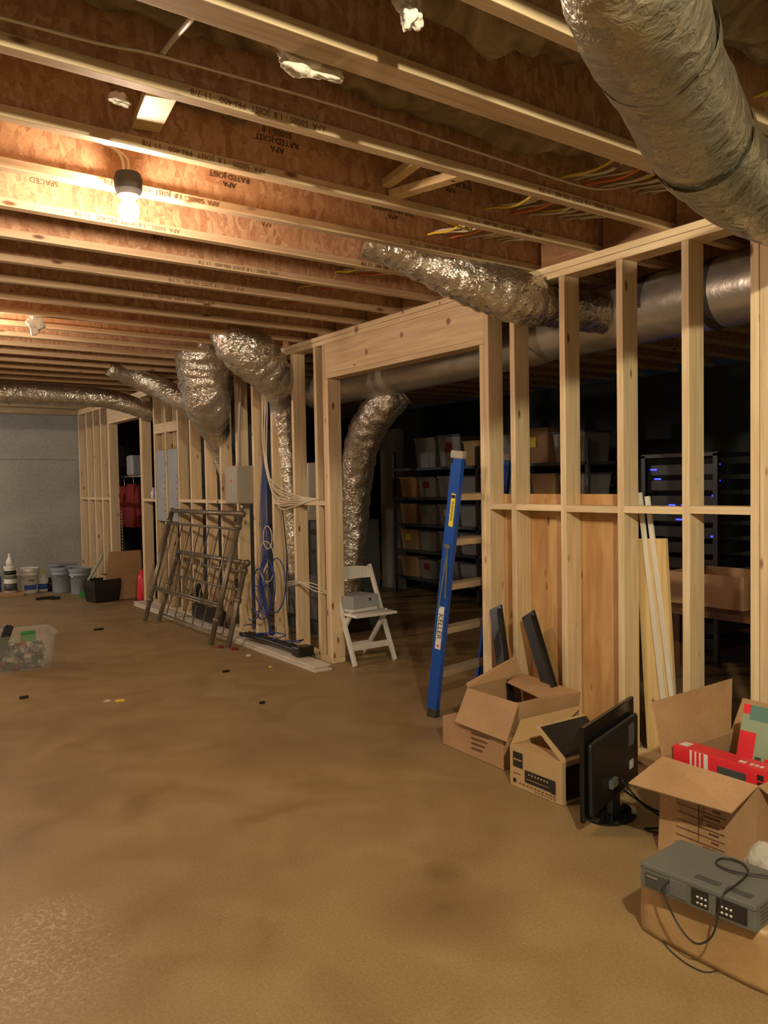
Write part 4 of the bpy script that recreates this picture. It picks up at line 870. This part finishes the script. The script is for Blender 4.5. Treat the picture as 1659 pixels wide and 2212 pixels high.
# carton in the back doorway
x_, y_, _ = (3.524,11.023,0.000)
b = [(x_-0.28, y_+0.05, .003), (x_-0.28, y_-0.0, .003), (x_+0.2, y_-0.0, .003), (x_+0.2, y_+0.4, .003)]; b[0] = (x_-0.28, y_+0.4, .003)
tt = [(a, c_, 0.33) for a, c_, _ in b]
c4 = carton('cardboard_box', 'brown carton with its flap up, standing in the back doorway', b, tt, M['card'])
sheet('flap', [(tt[1], tt[2], (x_+0.18, y_-0.03, 0.66), (x_-0.26, y_-0.03, 0.66))], M['card'], c4)
th = thing('red_bag', 'bright red cloth bag standing at the back doorway post', 'bag', (3.596,10.667,0.000))
bm = new(); lathe(bm, [(0.06, 0), (0.075, 0.05), (0.06, 0.3), (0.02, 0.42)], seg=14)
obj('cloth', bm, M['red'], th, smooth=True)
# small things on the floor
for i, (p, s, lb) in enumerate((((2.604,11.740,0.000), (0.12, 0.02, 0.02), 'black level lying on the floor before the buckets'), ((2.714,11.640,0.000), (0.06, 0.02, 0.02), 'short black offcut beside the level'), ((2.482,8.804,0.000), (0.05, 0.012, 0.01), 'tiny dark scrap on the floor left of the pipe frames'), ((1.225,6.284,0.000), (0.03, 0.012, 0.01), 'tiny dark peg on the floor near the left edge'), ((2.729,6.101,0.000), (0.03, 0.01, 0.008), 'dark chip on the floor in the middle'), ((2.526,5.054,0.000), (0.02, 0.01, 0.008), 'dark speck on the open floor'))):
    bm = new(); bx(bm, p[0]-s[0], p[0]+s[0], p[1]-s[1], p[1]+s[1], 0.0, s[2]*2); tag(obj('floor_scrap', bm, M['dark'], bevel=0.002), lb, 'scrap')
for i, (p, s, mt, lb) in enumerate((((1.760,5.769,0.000), 0.03, 'yellow', 'yellow paper square on the floor at left'), ((1.685,5.814,0.000), 0.022, 'white', 'white crumb of paper beside the yellow square'), ((3.161,6.569,0.000), 0.03, 'white', 'white sliver on the floor before the boards'), ((3.099,6.030,0.000), 0.015, 'yellow', 'tiny yellow scrap before the white boards'), ((3.104,7.041,0.000), 0.022, 'redcloth', 'red wire cap at the foot of the rail frame'), ((3.169,6.876,0.000), 0.026, 'redcloth', 'red plastic piece right of the wire cap'))):
    bm = new(); bx(bm, p[0]-s, p[0]+s, p[1]-s*.7, p[1]+s*.7, 0.0, 0.006 if i < 4 else 0.02, Matrix.Rotation(0.5*i, 3, 'Z')); tag(obj('floor_scrap', bm, M[mt]), lb, 'scrap')

# ================================================================ STORAGE ROOM behind the studs
def rack(label, x, y0, y1, levels, dep=0.5):
    th = thing('shelving_rack', label, 'shelf', (x, (y0+y1)/2, 0))
    hl = (y1-y0)/2
    for sx in (0, dep):
        for sy in (-hl, 0, hl):
            bm = new(); bx(bm, sx-0.02, sx+0.02, sy-0.02, sy+0.02, 0, 1.95); obj('post', bm, M['grey2'], th)
    for z in levels:
        bm = new(); bx(bm, -0.02, dep+0.02, -hl, hl, z-0.035, z); obj('shelf', bm, M['grey2'], th)
    return th
levels = (0.25, 0.62, 0.97, 1.33, 1.72)
rack('dark shelving rack of bins seen through the wide opening', 6.6, 5.6, 9.0, levels)
k = 0; bc = ['dustbin', 'white', 'dustbin', 'card2', 'dustbin', 'card']
desc = {'dustbin': 'translucent lidded bin', 'white': 'white lidded bin', 'card2': 'tan carton', 'card': 'brown carton'}
sh = ['bottom', 'second', 'middle', 'fourth', 'top']
for li, z in enumerate(levels):
    y = 5.65; n_ = 0
    while y < 8.55:
        w_ = 0.40 if li != 4 else 0.48; mt = bc[(k*5+li*2) % 6]; n_ += 1
        hh = 0.27 if li < 4 else rnd.uniform(0.3, 0.55)
        th = thing('storage_bin', '%s, %s from the right on the %s rack shelf' % (desc[mt], ['first', 'second', 'third', 'fourth', 'fifth', 'sixth', 'seventh', 'eighth'][n_-1], sh[li]), 'bin', (6.85, y+w_/2, z+0.001), rnd.uniform(-.04, .04))
        bm = new(); loft(bm, [rr(bm, 0.21, w_/2-0.045, 0, 0.02, 2), rr(bm, 0.23, w_/2-0.02, hh*0.92, 0.02, 2)], top=True); obj('tub', bm, M[mt if mt not in ('dustbin', 'white') else 'binw'], th)
        bm = new(); bx(bm, -0.24, 0.24, -w_/2+0.015, w_/2-0.015, hh*0.92, hh); obj('lid', bm, M[{'dustbin': 'grey2', 'white': 'binw'}.get(mt, mt)], th, bevel=0.006)
        if k % 3 == 0: bm = new(); bx(bm, -0.242, -0.225, -0.05, 0.05, hh*0.45, hh*0.75); obj('label', bm, M['yellow'] if k % 2 else M['redcloth'], th)
        y += w_ + 0.012; k += 1
# server rack with blue lights
th = thing('server_rack', 'tall black equipment rack with blue indicator lights behind the studs', 'rack', (5.9, 4.0, 0), 0)
for sx, sy in ((0, -0.3), (0, 0.38), (0.6, -0.3), (0.6, 0.38)):
    bm = new(); bx(bm, sx-0.02, sx+0.02, sy-0.02, sy+0.02, 0, 1.72); obj('post', bm, M['dark'], th)
bm = new(); bx(bm, -0.02, 0.62, -0.32, 0.40, 1.70, 1.73); obj('top_panel', bm, M['dark'], th)
for k in range(12):
    z = 0.12+k*0.13; bm = new(); bx(bm, 0.02, 0.55, -0.27, 0.35, z, z+0.09); u = obj('device', bm, M['dark'], th, bevel=0.003)
for (y, z) in ((0.30, 1.60), (0.26, 1.52), (-0.29, 1.63), (-0.29, 1.50), (-0.28, 1.38), (-0.28, 1.27), (0.0, 1.30), (0.05, 1.18), (-0.02, 0.95), (-0.27, 1.05), (-0.27, 0.8), (0.12, 1.30)):
    bm = new(); bx(bm, 0.012, 0.022, y-0.03, y+0.03, z-0.006, z+0.006); obj('indicator_light', bm, M['led'], th)
# pale cartons and dark sofa-like pile low behind the right studs
th = thing('cardboard_box', 'open carton with white cloth on the dark table behind the right studs', 'cardboard box', (5.3, 3.35, 0.62))
b = [(5.1, 3.6, .62), (5.1, 3.0, .62), (5.6, 3.0, .62), (5.6, 3.6, .62)]; sheet('body', [(b[i], b[(i+1) % 4], (b[(i+1) % 4][0], b[(i+1) % 4][1], .85), (b[i][0], b[i][1], .85)) for i in range(4)], M['card'], th)
th = thing('work_table', 'dark table behind the right studs carrying an open carton', 'table', (5.35, 3.3, 0))
bm = new(); bx(bm, -0.4, 0.45, -0.7, 0.7, 0.57, 0.615); obj('tabletop', bm, M['inkbrown'], th)
for sx in (-0.36, 0.4):
    for sy in (-0.65, 0.65):
        bm = new(); bx(bm, sx-0.03, sx+0.03, sy-0.03, sy+0.03, 0, 0.57); obj('leg', bm, M['inkbrown'], th)
# orange hooded stroller-like bag seen through the opening
th = thing('golf_bag', 'dim orange and grey striped bag leaning in the storage room', 'bag', (6.956,9.933,0.000), 0.3)
for k, (dx, mt, h) in enumerate(((-0.24, 'orange', 0.42), (-0.12, 'dark', 0.66), (0.0, 'orange', 0.72), (0.12, 'dark', 0.74), (0.22, 'panel', 0.68))):
    bm = new(); tube(bm, [(dx, 0, 0.05), (dx+0.0, 0.04, h*0.5), (dx+0.08, 0.02, h), (dx+0.16, 0, h*0.97)], 0.065, 12); obj('panel_strip', bm, M[mt], th, smooth=True)
bm = new(); tube(bm, [(0.1, 0, 0.7), (0.14, 0, 0.95)], 0.05, 10); obj('club_cover', bm, M['dark'], th, smooth=True)
# pale support column
bm = new(); p_ = (6.900,9.528,0.247); bx(bm, 6.85, 7.0, p_[1]-0.22, p_[1]+0.16, 0, 2.3); struct('trim_3', bm, M['conc'])
# back doorway room: coats on a rail, chain
th = thing('coat', 'dark red coat hanging inside the back doorway', 'coat', (4.300,13.243,0.936), 0)
zc = 0
def coat(loc, s, label, mt):
    th = thing('coat', label, 'coat', loc)
    bm = new(); rings = []
    for (z, w_, d) in ((0.0, 0.19, 0.10), (-0.06, 0.24, 0.11), (-0.35, 0.22, 0.12), (-0.75, 0.26, 0.13)):
        ring = []
        for q in range(24):
            a = 2*math.pi*q/24; f_ = 1+0.12*math.sin(a*7)*min(1, -z*3)
            ring.append(bm.verts.new((d*math.cos(a)*f_*s, w_*math.sin(a)*f_*s, z*s)))
        rings.append(ring)
    loft(bm, rings, True, True); obj('torso', bm, mt, th, smooth=True)
    for sg in (-1, 1):
        bm = new(); tube(bm, [(0, 0.2*sg*s, -0.05*s, 0.06), (-0.02, 0.28*sg*s, -0.3*s, 0.055), (0, 0.3*sg*s, -0.55*s, 0.05)], 0.05, 12); obj('sleeve', bm, mt, th, smooth=True)
    bm = new(); tube(bm, [(0, 0, 0), (0, 0, 0.05), (0.0, 0.02, 0.1), (0, 0, 0.12)], 0.006, 6); obj('hanger_hook', bm, M['steel'], th, smooth=True)
bpy.data.objects.remove(th)
p1 = Vector((4.150,12.570,1.581)); p2 = Vector((4.150,13.029,1.548))
coat(tuple(p1), 0.9, 'dark red coat hanging nearest in the back doorway', M['redcloth'])
coat(tuple(p2), 0.85, 'second red coat hanging behind the first in the back doorway', M['redcloth'])
bm = new(); tube(bm, [(p1.x-0.0, p1.y-0.8, p1.z+0.115), (p1.x+0.0, p2.y+1.2, p1.z+0.115)], 0.014, 10, smooth=False); hr = thing('coat_rack', 'thin metal coat rack carrying the red coats in the back room', 'coat rack', (p1.x, p1.y-0.8, 0)); obj('hanging_rail', bm, M['steel'], hr, smooth=True, world=True)
for yy in (p1.y-0.8, p2.y+1.2):
    bm = new(); tube(bm, [(p1.x, yy, 0), (p1.x, yy, p1.z+0.115)], 0.014, 10, smooth=False); obj('post', bm, M['steel'], hr, smooth=True, world=True)
ch = Vector((4.000,12.725,0.453)); bm = new()
for k in range(24): lathe(bm, [(0.004, 0), (0.02, 0.025), (0.004, 0.05)], c=(ch.x, ch.y, 0.0+k*0.049), seg=8)
tag(obj('spiral_rod', bm, M['steel'], smooth=True), 'shiny twisted metal rod standing on the floor below the red coats', 'rod')
bm = new(); p_ = Vector((4.200,12.627,1.909)); bx(bm, p_.x-0.1, p_.x+0.1, p_.y-0.14, p_.y+0.14, p_.z-0.2, p_.z+0.12); tag(obj('white_bin', bm, M['panel'], bevel=0.03), 'pale plastic bin high in the back doorway above the coats', 'bin')
# dark divider behind back doorway and storage
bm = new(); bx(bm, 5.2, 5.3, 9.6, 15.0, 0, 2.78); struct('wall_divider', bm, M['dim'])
